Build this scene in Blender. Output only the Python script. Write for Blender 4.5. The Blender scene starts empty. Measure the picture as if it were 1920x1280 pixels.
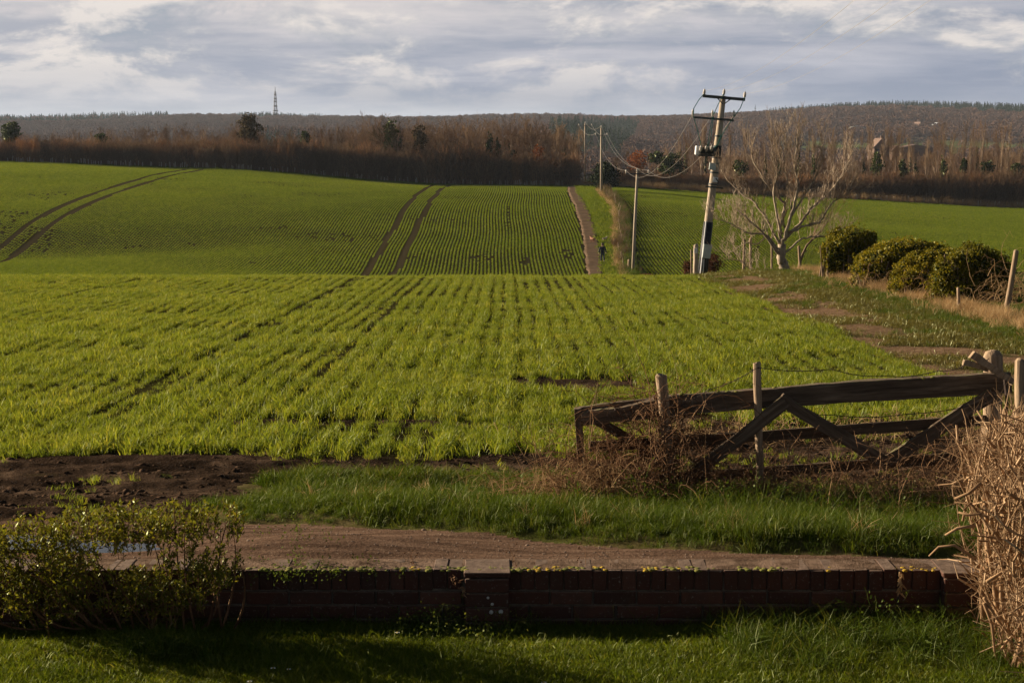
import bpy, math, random
import numpy as np
from mathutils import Vector, Matrix

random.seed(7)
RNG = np.random.default_rng(7)
R = math.radians
scene = bpy.context.scene
COL = scene.collection

# ------------------------------------------------------------------ camera, sky, sun, exposure
F = 3200.0                       # focal length in photo pixels (photo 1920 wide)
TH = math.atan(400 / F)          # camera tilts down
cam_data = bpy.data.cameras.new("camera")
cam_data.sensor_width = 36.0
cam_data.lens = 36.0 * F / 1920
cam_data.clip_start = 0.1
cam_data.clip_end = 30000
cam = bpy.data.objects.new("camera", cam_data)
cam.location = (0, 0, 0)
cam.rotation_euler = (math.pi / 2 - TH, 0, 0)
COL.objects.link(cam)
scene.camera = cam
cam_data.dof.use_dof = False

SUN_AZ, SUN_EL = 65.0, 15.5      # degrees left of straight ahead, above the horizon
EXPOSURE = 1.38
SKY_STRENGTH = 0.05

world = bpy.data.worlds.new("World")
scene.world = world
world.use_nodes = True
wn = world.node_tree
wn.nodes.clear()


class NT:
    """tiny node-tree helper"""
    def __init__(s, tree): s.t = tree
    def n(s, kind, **kw):
        nd = s.t.nodes.new(kind)
        for k, v in kw.items():
            if k == 'i':
                for kk, vv in v.items():
                    if hasattr(vv, 'node') or isinstance(vv, bpy.types.NodeSocket):
                        s.t.links.new(vv, nd.inputs[kk])
                    else:
                        nd.inputs[kk].default_value = vv
            else:
                setattr(nd, k, v)
        return nd
    def math(s, op, a, b=None, c=None, clamp=False):
        nd = s.t.nodes.new('ShaderNodeMath'); nd.operation = op; nd.use_clamp = clamp
        for k, v in enumerate((a, b, c)):
            if v is None: continue
            if isinstance(v, bpy.types.NodeSocket): s.t.links.new(v, nd.inputs[k])
            else: nd.inputs[k].default_value = v
        return nd.outputs[0]
    def ramp(s, f, stops, interp='LINEAR'):
        nd = s.t.nodes.new('ShaderNodeValToRGB'); nd.color_ramp.interpolation = interp
        cr = nd.color_ramp
        while len(cr.elements) < len(stops): cr.elements.new(0.5)
        for e, (p, c) in zip(cr.elements, stops):
            e.position = p; e.color = (c[0], c[1], c[2], 1) if not isinstance(c, (int, float)) else (c, c, c, 1)
        s.t.links.new(f, nd.inputs[0])
        return nd.outputs[0]
    def mix(s, f, a, b, blend='MIX'):
        nd = s.t.nodes.new('ShaderNodeMix'); nd.data_type = 'RGBA'; nd.blend_type = blend
        for k, v in ((0, f), (6, a), (7, b)):
            if isinstance(v, bpy.types.NodeSocket): s.t.links.new(v, nd.inputs[k])
            else: nd.inputs[k].default_value = v if k == 0 else (v[0], v[1], v[2], 1)
        return nd.outputs[2]
    def link(s, a, b): s.t.links.new(a, b)


w = NT(wn)
tc = w.n('ShaderNodeTexCoord')
sky = w.n('ShaderNodeTexSky', sky_type='NISHITA', sun_disc=False)
sky.sun_elevation = R(SUN_EL)
sky.sun_rotation = R(-SUN_AZ)
sky.altitude = 50
sky.air_density = 1.0
sky.dust_density = 1.0
skyb = w.mix(1.0, sky.outputs[0], (SKY_STRENGTH,) * 3, 'MULTIPLY')
mp = w.n('ShaderNodeMapping', i={'Vector': tc.outputs['Generated'], 'Scale': (1.0, 1.0, 2.7)})
def noise(nt, vec, scale, detail=6, rough=0.55, dist=0.0, lac=2.0):
    return nt.n('ShaderNodeTexNoise', i={'Vector': vec, 'Scale': scale, 'Detail': detail, 'Roughness': rough,
                                          'Distortion': dist, 'Lacunarity': lac}).outputs[0]
def shifted(nt, vec, off):
    return nt.n('ShaderNodeMapping', i={'Vector': vec, 'Location': off}).outputs[0]
v0 = shifted(w, mp.outputs[0], (3.1, 1.7, 0.35))
n_a = noise(w, v0, 10.0, 14, 0.64, 0.35)
n_b = noise(w, shifted(w, v0, (-0.012, 0.0, 0.030)), 10.0, 9, 0.60, 0.35)       # the same field a step towards the sun
relief = w.math('MULTIPLY_ADD', w.math('SUBTRACT', n_a, n_b), 6.5, 0.50, clamp=True)
n_big = noise(w, shifted(w, mp.outputs[0], (0.4, 5.0, 0.0)), 2.6, 4, 0.5)
dens = w.math('MULTIPLY_ADD', w.math('ADD', n_a, w.math('MULTIPLY', n_big, 0.5)), 9.0, -6.35, clamp=True)
sep = w.n('ShaderNodeSeparateXYZ', i={'Vector': tc.outputs['Generated']})
el = sep.outputs[2]
elf = w.math('MULTIPLY', el, 13.0, clamp=True)                 # 0 at the horizon, 1 at about 4.4 degrees
veil = w.ramp(elf, [(0.0, (0.33, 0.385, 0.50)), (0.45, (0.44, 0.475, 0.565)), (1.0, (0.575, 0.575, 0.61))])
veil = w.mix(w.math('MULTIPLY_ADD', sep.outputs[0], 1.4, 0.5, clamp=True), w.mix(1.0, veil, (1.22, 1.17, 1.12), 'MULTIPLY'), w.mix(1.0, veil, (0.86, 0.90, 0.97), 'MULTIPLY'))
cloudc = w.mix(relief, (0.37, 0.42, 0.50), (0.92, 0.85, 0.80))
bandn = noise(w, w.n('ShaderNodeMapping', i={'Vector': tc.outputs['Generated'], 'Scale': (1.0, 1.0, 9.0), 'Location': (2.2, 0.7, 1.1)}).outputs[0], 5.5, 9, 0.6, 0.2)
veil = w.mix(w.math('MULTIPLY_ADD', bandn, 5.0, -2.1, clamp=True), w.mix(1.0, veil, (0.74, 0.78, 0.84), 'MULTIPLY'), w.mix(1.0, veil, (1.28, 1.20, 1.12), 'MULTIPLY'))
cl = w.mix(w.math('MULTIPLY', w.math('MULTIPLY', dens, 0.92), w.math('MULTIPLY_ADD', elf, 2.4, -0.25, clamp=True)), veil, cloudc)
# cloud cover thins out higher up
high = w.math('MULTIPLY_ADD', el, -4.0, 1.32, clamp=True)
cover = w.math('MULTIPLY', high, 0.96)
skyc = w.mix(cover, skyb, cl)
bg = w.n('ShaderNodeBackground', i={'Color': skyc, 'Strength': 0.345})
wo = w.n('ShaderNodeOutputWorld', i={'Surface': bg.outputs[0]})

sun_data = bpy.data.lights.new("sun", 'SUN')
sun_data.energy = 5.0
sun_data.angle = R(0.55)
sun_data.color = (1.0, 0.83, 0.62)
sun = bpy.data.objects.new("sun", sun_data)
sd = Vector((-math.sin(R(SUN_AZ)) * math.cos(R(SUN_EL)), math.cos(R(SUN_AZ)) * math.cos(R(SUN_EL)), math.sin(R(SUN_EL))))
sun.rotation_euler = sd.to_track_quat('Z', 'Y').to_euler()
sun.location = (-40, 20, 60)
COL.objects.link(sun)

scene.view_settings.view_transform = 'Standard'
scene.view_settings.look = 'None'
scene.view_settings.exposure = EXPOSURE
scene.view_settings.gamma = 1.0
scene.view_settings.use_curve_mapping = False
scene.render.engine = 'CYCLES'
cy = scene.cycles
cy.max_bounces = 6
cy.diffuse_bounces = 3
cy.glossy_bounces = 2
cy.transmission_bounces = 4
cy.volume_bounces = 0
cy.transparent_max_bounces = 4
cy.use_denoising = True
scene.render.film_transparent = False

# ------------------------------------------------------------------ helpers
SN, CS = math.sin(TH), math.cos(TH)
def P(px, py, D):
    """point of the world at depth D seen at photo pixel (px, py)"""
    cx, cyy = (px - 960) / F, (640 - py) / F
    k = D / (CS + cyy * SN)
    return Vector((cx * k, D, (-SN + cyy * CS) * k))
def S(py):
    cyy = (640 - py) / F
    return (-SN + cyy * CS) / (CS + cyy * SN)

def tag(o, label=None, cat=None, group=None, kind=None):
    if label: o['label'] = label
    if cat: o['category'] = cat
    if group: o['group'] = group
    if kind: o['kind'] = kind
    return o

def empty(name, loc=(0, 0, 0), rz=0.0):
    o = bpy.data.objects.new(name, None)
    o.empty_display_size = 0.2
    o.location = loc
    o.rotation_euler = (0, 0, rz)
    COL.objects.link(o)
    return o

def mesh_obj(name, verts, faces, mat, parent=None, smooth=False, mats=None, midx=None):
    me = bpy.data.meshes.new(name)
    if isinstance(verts, np.ndarray):
        verts = verts.astype(np.float32)
        nv = len(verts)
        me.vertices.add(nv)
        me.vertices.foreach_set('co', verts.ravel())
        if isinstance(faces, np.ndarray):
            k = faces.shape[1]
            nf = len(faces)
            me.loops.add(nf * k)
            me.loops.foreach_set('vertex_index', faces.astype(np.int32).ravel())
            me.polygons.add(nf)
            me.polygons.foreach_set('loop_start', np.arange(0, nf * k, k, dtype=np.int32))
            me.polygons.foreach_set('loop_total', np.full(nf, k, dtype=np.int32))
        me.update(calc_edges=True)
        me.validate()
    else:
        me.from_pydata([tuple(v) for v in verts], [], faces)
        me.update()
    for m in (mats or ([mat] if mat else [])): me.materials.append(m)
    if midx is not None: me.polygons.foreach_set('material_index', np.asarray(midx, dtype=np.int32))
    if smooth: me.polygons.foreach_set('use_smooth', np.ones(len(me.polygons), dtype=bool))
    o = bpy.data.objects.new(name, me)
    COL.objects.link(o)
    if parent is not None: o.parent = parent
    return o

class MB:
    """collects shapes and links them as one mesh"""
    def __init__(s): s.v = []; s.f = []
    def add(s, vs, fs):
        b = len(s.v); s.v.extend([tuple(v) for v in vs]); s.f.extend([tuple(i + b for i in f) for f in fs])
    def box(s, c, size, rot=None, jit=0.0):
        c = Vector(c); hx, hy, hz = size[0] / 2, size[1] / 2, size[2] / 2
        vs = [Vector((x, y, z)) for x in (-hx, hx) for y in (-hy, hy) for z in (-hz, hz)]
        if jit: vs = [v + Vector((random.uniform(-jit, jit) for _ in range(3))) for v in vs]
        if rot is not None: vs = [rot @ v for v in vs]
        s.add([c + v for v in vs], [(0, 1, 3, 2), (4, 6, 7, 5), (0, 4, 5, 1), (2, 3, 7, 6), (0, 2, 6, 4), (1, 5, 7, 3)])
    def tube(s, pts, rad, n=6, cap=True, flat=1.0, wob=0.0):
        pts = [Vector(p) for p in pts]
        if not isinstance(rad, (list, tuple)): rad = [rad] * len(pts)
        b = len(s.v); ref = Vector((0.13, 0.97, 0.21))
        for k, p in enumerate(pts):
            d = (pts[min(k + 1, len(pts) - 1)] - pts[max(k - 1, 0)]).normalized()
            a = d.cross(ref)
            if a.length < 1e-3: a = d.cross(Vector((1, 0, 0)))
            a.normalize(); c = d.cross(a)
            for j in range(n):
                t = 2 * math.pi * j / n
                rr = rad[k] * (1 + random.uniform(-wob, wob))
                s.v.append(tuple(p + a * (math.cos(t) * rr) + c * (math.sin(t) * rr * flat)))
        for k in range(len(pts) - 1):
            for j in range(n):
                j2 = (j + 1) % n
                s.f.append((b + k * n + j, b + k * n + j2, b + (k + 1) * n + j2, b + (k + 1) * n + j))
        if cap:
            s.f.append(tuple(b + j for j in range(n))[::-1]); e = b + (len(pts) - 1) * n
            s.f.append(tuple(e + j for j in range(n)))
    def lathe(s, prof, c=(0, 0, 0), n=10, axis=None):
        b = len(s.v); c = Vector(c); M = (axis.to_track_quat('Z', 'Y').to_matrix() if axis is not None else Matrix.Identity(3))
        for (r, z) in prof:
            for j in range(n):
                t = 2 * math.pi * j / n
                s.v.append(tuple(c + M @ Vector((r * math.cos(t), r * math.sin(t), z))))
        m = len(prof)
        for k in range(m - 1):
            for j in range(n):
                j2 = (j + 1) % n
                s.f.append((b + k * n + j, b + k * n + j2, b + (k + 1) * n + j2, b + (k + 1) * n + j))
        s.f.append(tuple(b + j for j in range(n))[::-1]); s.f.append(tuple(b + (m - 1) * n + j for j in range(n)))
    def build(s, name, mat, parent=None, smooth=False):
        return mesh_obj(name, s.v, s.f, mat, parent, smooth)

def bevel(o, wd=0.004, seg=1):
    m = o.modifiers.new('bevel', 'BEVEL'); m.width = wd; m.segments = seg; m.limit_method = 'ANGLE'
    return o

def segs_mesh(A, B, ra, rb, sides=3):
    """many tapered prisms at once"""
    A = np.asarray(A, float); B = np.asarray(B, float); ra = np.asarray(ra, float); rb = np.asarray(rb, float)
    d = B - A; d /= (np.linalg.norm(d, axis=1, keepdims=True) + 1e-9)
    ref = np.tile(np.array([[0.31, 0.83, 0.46]]), (len(A), 1))
    a = np.cross(d, ref); a /= (np.linalg.norm(a, axis=1, keepdims=True) + 1e-9); c = np.cross(d, a)
    n = len(A); V = np.zeros((n, 2 * sides, 3)); 
    for j in range(sides):
        t = 2 * math.pi * j / sides
        off = a * math.cos(t) + c * math.sin(t)
        V[:, j] = A + off * ra[:, None]; V[:, sides + j] = B + off * rb[:, None]
    fs = np.array([[j, (j + 1) % sides, sides + (j + 1) % sides, sides + j] for j in range(sides)])
    Fc = (fs[None] + (np.arange(n) * 2 * sides)[:, None, None]).reshape(-1, 4)
    return V.reshape(-1, 3), Fc

def quads_mesh(C, U, W):
    """quads with centre C and half axes U, W"""
    V = np.stack([C - U, C + W * 1.0, C + U, C - W * 1.0], 1)      # a leaf-like diamond
    n = len(C)
    return V.reshape(-1, 3), (np.arange(n) * 4)[:, None] + np.array([[0, 1, 2, 3]])

def rand_dirs(n, rng=RNG):
    v = rng.normal(size=(n, 3)); return v / np.linalg.norm(v, axis=1, keepdims=True)

def leaves(C, size, rng=RNG, asp=0.5, up=0.0):
    n = len(C)
    u = rand_dirs(n, rng); u[:, 2] += up; u /= np.linalg.norm(u, axis=1, keepdims=True)
    t = rand_dirs(n, rng); w_ = np.cross(u, t); w_ /= np.linalg.norm(w_, axis=1, keepdims=True)
    sz = size * rng.uniform(0.6, 1.25, (n, 1))
    return quads_mesh(C, u * sz * 0.5, w_ * sz * 0.5 * asp)

def join(*parts):
    V = []; Fs = []; b = 0
    for v, f in parts:
        V.append(v); Fs.append(f + b); b += len(v)
    return np.concatenate(V), np.concatenate(Fs)

# value noise in numpy (for terrain and scatter masks)
_perm = RNG.random((257, 257))
def vnoise(x, y, s=1.0, ox=0.0, oy=0.0):
    x = np.asarray(x, float) * s + ox + 1000; y = np.asarray(y, float) * s + oy + 1000
    xi = np.floor(x).astype(int); yi = np.floor(y).astype(int); fx = x - xi; fy = y - yi
    fx = fx * fx * (3 - 2 * fx); fy = fy * fy * (3 - 2 * fy)
    g = lambda i, j: _perm[i % 256, j % 256]
    return (g(xi, yi) * (1 - fx) + g(xi + 1, yi) * fx) * (1 - fy) + (g(xi, yi + 1) * (1 - fx) + g(xi + 1, yi + 1) * fx) * fy
def fbm(x, y, s=1.0, o=4, ox=0.0, oy=0.0):
    r = 0; a = 0.5; t = 0
    for k in range(o):
        r = r + a * vnoise(x, y, s * 2 ** k, ox + 17.3 * k, oy + 9.1 * k); t += a; a *= 0.5
    return r / t
def sstep(a, b, x):
    t = np.clip((np.asarray(x, float) - a) / (b - a), 0, 1); return t * t * (3 - 2 * t)

# ------------------------------------------------------------------ materials
def material(name, build):
    m = bpy.data.materials.new(name); m.use_nodes = True
    m.node_tree.nodes.clear(); nt = NT(m.node_tree)
    out = nt.n('ShaderNodeOutputMaterial')
    sh, disp = build(nt)
    nt.link(sh, out.inputs['Surface'])
    return m

def bsdf(nt, col, rough=0.8, bump=None, bstr=0.5, bdist=0.02, spec=0.3, metal=0.0):
    p = nt.n('ShaderNodeBsdfPrincipled', i={'Roughness': rough, 'Metallic': metal, 'Specular IOR Level': spec})
    if isinstance(col, bpy.types.NodeSocket): nt.link(col, p.inputs['Base Color'])
    else: p.inputs['Base Color'].default_value = (*col, 1)
    if bump is not None:
        b = nt.n('ShaderNodeBump', i={'Height': bump, 'Strength': bstr, 'Distance': bdist}); nt.link(b.outputs[0], p.inputs['Normal'])
    return p.outputs[0]

def mat_noise(name, c0, c1, scale=4.0, rough=0.85, bscale=None, bstr=0.4, bdist=0.02, stretch=(1, 1, 1), coords='Object', c2=None, lo=0.3, hi=0.7, spec=0.2, metal=0.0, rnd=0.0):
    def b(nt):
        t = nt.n('ShaderNodeTexCoord')
        m = nt.n('ShaderNodeMapping', i={'Vector': t.outputs[coords], 'Scale': stretch}).outputs[0]
        n1 = noise(nt, m, scale, 6, 0.6)
        st = [(lo, c0), (hi, c1)] if c2 is None else [(lo, c0), ((lo + hi) / 2, c1), (hi, c2)]
        c = nt.ramp(n1, st)
        if rnd:
            oi = nt.n('ShaderNodeObjectInfo')
            c = nt.mix(1.0, c, nt.ramp(oi.outputs['Random'], [(0, 1 - rnd), (1, 1 + rnd)]), 'MULTIPLY')
        n2 = noise(nt, m, bscale or scale * 5, 5, 0.65)
        return bsdf(nt, c, rough, n2, bstr, bdist, spec, metal), None
    return material(name, b)

def mat_leaf(name, ca, cb, cc=None, trans=0.4, rough=0.55, nscale=0.6, gloss=0.12, tcol=None):
    """thin leaf: diffuse + light passing through + a little sheen; colour varies per plant and by place"""
    def b(nt):
        g = nt.n('ShaderNodeNewGeometry'); oi = nt.n('ShaderNodeObjectInfo')
        n1 = noise(nt, g.outputs['Position'], nscale, 3, 0.6)
        f = nt.math('ADD', nt.math('MULTIPLY', oi.outputs['Random'], 0.4), nt.math('MULTIPLY', n1, 0.6))
        r = nt.math('MULTIPLY_ADD', g.outputs['Random Per Island'], 0.5, nt.math('MULTIPLY_ADD', f, 0.9, -0.22))
        c = nt.ramp(r, [(0.15, ca), (0.75, cb)] if cc is None else [(0.15, ca), (0.6, cb), (0.92, cc)])
        d = nt.n('ShaderNodeBsdfDiffuse', i={'Color': c})
        tcl = nt.mix(1.0, c, tcol or (1.25, 1.15, 0.55), 'MULTIPLY')
        t = nt.n('ShaderNodeBsdfTranslucent', i={'Color': tcl})
        mx = nt.n('ShaderNodeMixShader', i={0: trans, 1: d.outputs[0], 2: t.outputs[0]})
        gl = nt.n('ShaderNodeBsdfGlossy', i={'Roughness': max(rough, 0.5), 'Color': (0.75, 0.8, 0.5, 1)})
        fr = nt.n('ShaderNodeFresnel', i={'IOR': 1.4})
        mg = nt.n('ShaderNodeMixShader', i={0: nt.math('MULTIPLY', fr.outputs[0], gloss * 1.2), 1: mx.outputs[0], 2: gl.outputs[0]})
        return mg.outputs[0], None
    return material(name, b)

M = {}
M['crop'] = mat_leaf('crop', (0.070, 0.105, 0.013), (0.150, 0.185, 0.023), (0.29, 0.275, 0.055), 0.5, 0.6, 0.9, 0.05)
M['crop_far'] = mat_leaf('crop_far', (0.080, 0.120, 0.015), (0.128, 0.168, 0.023), (0.18, 0.205, 0.036), 0.45, 0.6, 0.05, 0.0)
M['verge_grass'] = mat_leaf('verge_grass', (0.032, 0.060, 0.007), (0.064, 0.095, 0.011), (0.14, 0.13, 0.032), 0.40, 0.6, 1.2, 0.05)
M['worn_grass'] = mat_leaf('worn_grass', (0.085, 0.080, 0.022), (0.11, 0.098, 0.030), (0.15, 0.115, 0.048), 0.4, 0.5, 0.6, 0.08)
M['lawn_grass'] = mat_leaf('lawn_grass', (0.060, 0.095, 0.008), (0.105, 0.135, 0.012), (0.19, 0.17, 0.035), 0.45, 0.6, 1.5, 0.05)
M['straw'] = mat_leaf('straw', (0.25, 0.15, 0.07), (0.40, 0.27, 0.14), (0.50, 0.36, 0.20), 0.35, 0.6, 1.0, 0.05, (1.1, 1.0, 0.8))
M['bramble'] = mat_leaf('bramble', (0.12, 0.062, 0.035), (0.22, 0.12, 0.065), (0.36, 0.22, 0.12), 0.15, 0.6, 2.0, 0.05, (1.1, 1.0, 0.8))
M['cut_twig'] = mat_leaf('cut_twig', (0.10, 0.058, 0.030), (0.27, 0.17, 0.095), (0.52, 0.37, 0.23), 0.0, 0.6, 3.0, 0.06, (1, 1, 1))
M['ivy'] = mat_leaf('ivy', (0.075, 0.078, 0.010), (0.19, 0.16, 0.018), (0.44, 0.31, 0.045), 0.35, 0.6, 1.2, 0.04)
M['shrub_leaf'] = mat_leaf('shrub_leaf', (0.060, 0.072, 0.010), (0.125, 0.125, 0.016), (0.30, 0.21, 0.038), 0.42, 0.5, 5.0, 0.06)
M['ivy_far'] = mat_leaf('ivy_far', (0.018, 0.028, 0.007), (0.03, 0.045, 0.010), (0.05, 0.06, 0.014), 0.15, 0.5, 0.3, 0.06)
M['yew'] = mat_leaf('yew', (0.010, 0.018, 0.006), (0.016, 0.026, 0.008), (0.028, 0.036, 0.010), 0.08, 0.6, 0.4, 0.03)
M['weed_leaf'] = mat_leaf('weed_leaf', (0.04, 0.07, 0.012), (0.08, 0.11, 0.018), (0.15, 0.15, 0.04), 0.35, 0.6, 3.0, 0.02)
M['twig_far'] = mat_leaf('twig_far', (0.12, 0.080, 0.050), (0.21, 0.135, 0.082), (0.30, 0.195, 0.115), 0.45, 0.8, 0.04, 0.0, (1, 1, 1))
M['twig_red'] = mat_leaf('twig_red', (0.28, 0.15, 0.075), (0.42, 0.235, 0.115), (0.54, 0.33, 0.165), 0.45, 0.8, 0.05, 0.0, (1, 1, 1))
M['twig_pale'] = mat_leaf('twig_pale', (0.16, 0.105, 0.062), (0.26, 0.175, 0.105), (0.38, 0.27, 0.16), 0.4, 0.8, 0.06, 0.0, (1, 1, 1))
M['twig_olive'] = mat_leaf('twig_olive', (0.06, 0.045, 0.020), (0.085, 0.062, 0.028), (0.11, 0.085, 0.04), 0.0, 0.8, 0.06, 0.0, (1, 1, 1))
M['copper_leaf'] = mat_leaf('copper_leaf', (0.17, 0.055, 0.022), (0.25, 0.085, 0.035), (0.30, 0.12, 0.05), 0.2, 0.6, 0.2, 0.02)
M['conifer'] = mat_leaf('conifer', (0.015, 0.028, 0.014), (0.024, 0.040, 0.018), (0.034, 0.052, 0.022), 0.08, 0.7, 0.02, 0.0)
M['hill_wood'] = mat_leaf('hill_wood', (0.10, 0.062, 0.044), (0.14, 0.086, 0.060), (0.18, 0.115, 0.078), 0.0, 0.8, 0.006, 0.0, (1, 1, 1))
M['rust_leaf'] = mat_leaf('rust_leaf', (0.05, 0.022, 0.014), (0.09, 0.040, 0.024), (0.14, 0.065, 0.035), 0.15, 0.6, 0.8, 0.0)
M['dark_brick_wall'] = mat_noise('dark_brick_wall', (0.12, 0.08, 0.06), (0.18, 0.12, 0.085), 0.4, 0.9)
M['tree_twig'] = mat_leaf('tree_twig', (0.17, 0.125, 0.085), (0.34, 0.26, 0.18), (0.55, 0.45, 0.34), 0.0, 0.6, 3.0, 0.0, (1, 1, 1))
M['wire_pale'] = mat_noise('wire_pale', (0.7, 0.68, 0.64), (0.8, 0.78, 0.74), 2, 0.5)
M['bark_pale'] = mat_noise('bark_pale', (0.15, 0.11, 0.075), (0.42, 0.34, 0.24), 9, 0.85, 40, 0.5, 0.01, (1, 1, 0.4))
M['bark_far'] = mat_noise('bark_far', (0.11, 0.075, 0.05), (0.22, 0.155, 0.10), 1.2, 0.9, 6, 0.3)
M['trunk_pale'] = mat_noise('trunk_pale', (0.28, 0.20, 0.13), (0.42, 0.32, 0.22), 1.2, 0.9, 6, 0.3)

def wood_mat(name, c0, c1, c2, moss=0.0):
    def b(nt):
        t = nt.n('ShaderNodeTexCoord')
        m = nt.n('ShaderNodeMapping', i={'Vector': t.outputs['Object'], 'Scale': (1.2, 16, 16)}).outputs[0]
        n1 = noise(nt, m, 2.2, 8, 0.62, 0.5)
        n2 = noise(nt, t.outputs['Object'], 3.0, 5, 0.6)
        c = nt.ramp(n1, [(0.28, c0), (0.5, c1), (0.72, c2)])
        c = nt.mix(nt.math('MULTIPLY', n2, 0.5), c, c0)
        if moss:
            g = nt.n('ShaderNodeNewGeometry'); sp = nt.n('ShaderNodeSeparateXYZ', i={'Vector': g.outputs['Normal']})
            n3 = noise(nt, t.outputs['Object'], 14, 5, 0.7)
            f = nt.math('MULTIPLY', nt.math('MULTIPLY_ADD', n3, 5.0, -2.4, clamp=True), nt.math('MULTIPLY_ADD', sp.outputs[2], 2.0, -0.6, clamp=True))
            c = nt.mix(nt.math('MULTIPLY', f, moss), c, (0.17, 0.17, 0.07))
        return bsdf(nt, c, 0.85, n1, 0.9, 0.012, 0.15), None
    return material(name, b)
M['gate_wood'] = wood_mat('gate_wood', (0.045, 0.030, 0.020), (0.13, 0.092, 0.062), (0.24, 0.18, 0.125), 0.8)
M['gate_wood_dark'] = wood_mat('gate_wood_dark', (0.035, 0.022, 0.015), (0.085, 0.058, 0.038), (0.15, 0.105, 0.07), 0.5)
def post_mat(name, c0, c1, c2):
    def b(nt):
        t = nt.n('ShaderNodeTexCoord')
        m = nt.n('ShaderNodeMapping', i={'Vector': t.outputs['Object'], 'Scale': (16, 16, 1.0)}).outputs[0]
        n1 = noise(nt, m, 2.5, 8, 0.65, 0.4)
        c = nt.ramp(n1, [(0.3, c0), (0.5, c1), (0.7, c2)])
        return bsdf(nt, c, 0.85, n1, 0.9, 0.012, 0.15), None
    return material(name, b)
M['post_wood'] = post_mat('post_wood', (0.12, 0.078, 0.048), (0.27, 0.19, 0.12), (0.38, 0.28, 0.18))
M['pole_wood'] = post_mat('pole_wood', (0.20, 0.155, 0.11), (0.36, 0.29, 0.21), (0.48, 0.40, 0.30))
M['steel_dark'] = mat_noise('steel_dark', (0.03, 0.035, 0.035), (0.07, 0.075, 0.07), 8, 0.6, 30, 0.2)
M['black_guard'] = mat_noise('black_guard', (0.012, 0.012, 0.013), (0.03, 0.03, 0.03), 6, 0.6)
M['white_box'] = mat_noise('white_box', (0.55, 0.56, 0.56), (0.72, 0.72, 0.70), 4, 0.5)
M['grey_green'] = mat_noise('grey_green', (0.34, 0.38, 0.34), (0.46, 0.50, 0.46), 5, 0.5)
M['green_cable'] = mat_noise('green_cable', (0.03, 0.14, 0.10), (0.06, 0.22, 0.16), 5, 0.5)
M['insulator'] = mat_noise('insulator', (0.30, 0.26, 0.21), (0.55, 0.50, 0.42), 9, 0.3, spec=0.5)
M['wire'] = mat_noise('wire', (0.28, 0.25, 0.21), (0.40, 0.36, 0.31), 2, 0.4, metal=0.3, spec=0.5)
M['barb'] = mat_noise('barb', (0.035, 0.025, 0.02), (0.09, 0.06, 0.045), 30, 0.8)
M['guard'] = mat_noise('guard', (0.36, 0.30, 0.22), (0.50, 0.43, 0.33), 3, 0.7)
M['soil'] = mat_noise('soil', (0.045, 0.028, 0.019), (0.095, 0.062, 0.042), 3.0, 0.95, 26, 0.8, 0.03, coords='Generated')
M['skin'] = mat_noise('skin', (0.40, 0.24, 0.17), (0.5, 0.32, 0.23), 6, 0.6)
M['coat'] = mat_noise('coat', (0.012, 0.014, 0.022), (0.03, 0.033, 0.045), 12, 0.85)
M['jeans'] = mat_noise('jeans', (0.025, 0.030, 0.040), (0.05, 0.056, 0.068), 12, 0.85)
M['hair'] = mat_noise('hair', (0.07, 0.045, 0.03), (0.13, 0.085, 0.055), 12, 0.7)
M['dog'] = mat_noise('dog', (0.14, 0.055, 0.025), (0.22, 0.10, 0.05), 8, 0.8)
M['stone_pale'] = mat_noise('stone_pale', (0.45, 0.34, 0.2), (0.62, 0.48, 0.3), 0.4, 0.8)
M['white_wall'] = mat_noise('white_wall', (0.5, 0.48, 0.44), (0.65, 0.62, 0.58), 0.3, 0.8)
M['roof_tile'] = mat_noise('roof_tile', (0.10, 0.065, 0.05), (0.17, 0.11, 0.08), 0.5, 0.85)
M['window_dark'] = mat_noise('window_dark', (0.02, 0.025, 0.03), (0.04, 0.045, 0.05), 0.5, 0.15, spec=0.5)
M['plastic_tunnel'] = mat_noise('plastic_tunnel', (0.5, 0.52, 0.53), (0.65, 0.67, 0.68), 0.5, 0.4)
M['moss_yellow'] = mat_noise('moss_yellow', (0.30, 0.20, 0.02), (0.50, 0.33, 0.03), 20, 0.95, 60, 0.9)
M['moss_green'] = mat_noise('moss_green', (0.10, 0.12, 0.02), (0.22, 0.20, 0.04), 20, 0.95, 60, 0.9)
M['lichen'] = mat_noise('lichen', (0.38, 0.38, 0.34), (0.55, 0.54, 0.5), 40, 0.95)
M['daisy'] = mat_noise('daisy', (0.75, 0.75, 0.72), (0.82, 0.82, 0.8), 30, 0.7)
M['daisy_eye'] = mat_noise('daisy_eye', (0.6, 0.42, 0.04), (0.7, 0.5, 0.05), 30, 0.7)
M['mast_steel'] = mat_noise('mast_steel', (0.10, 0.10, 0.105), (0.16, 0.16, 0.17), 0.5, 0.6)

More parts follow.
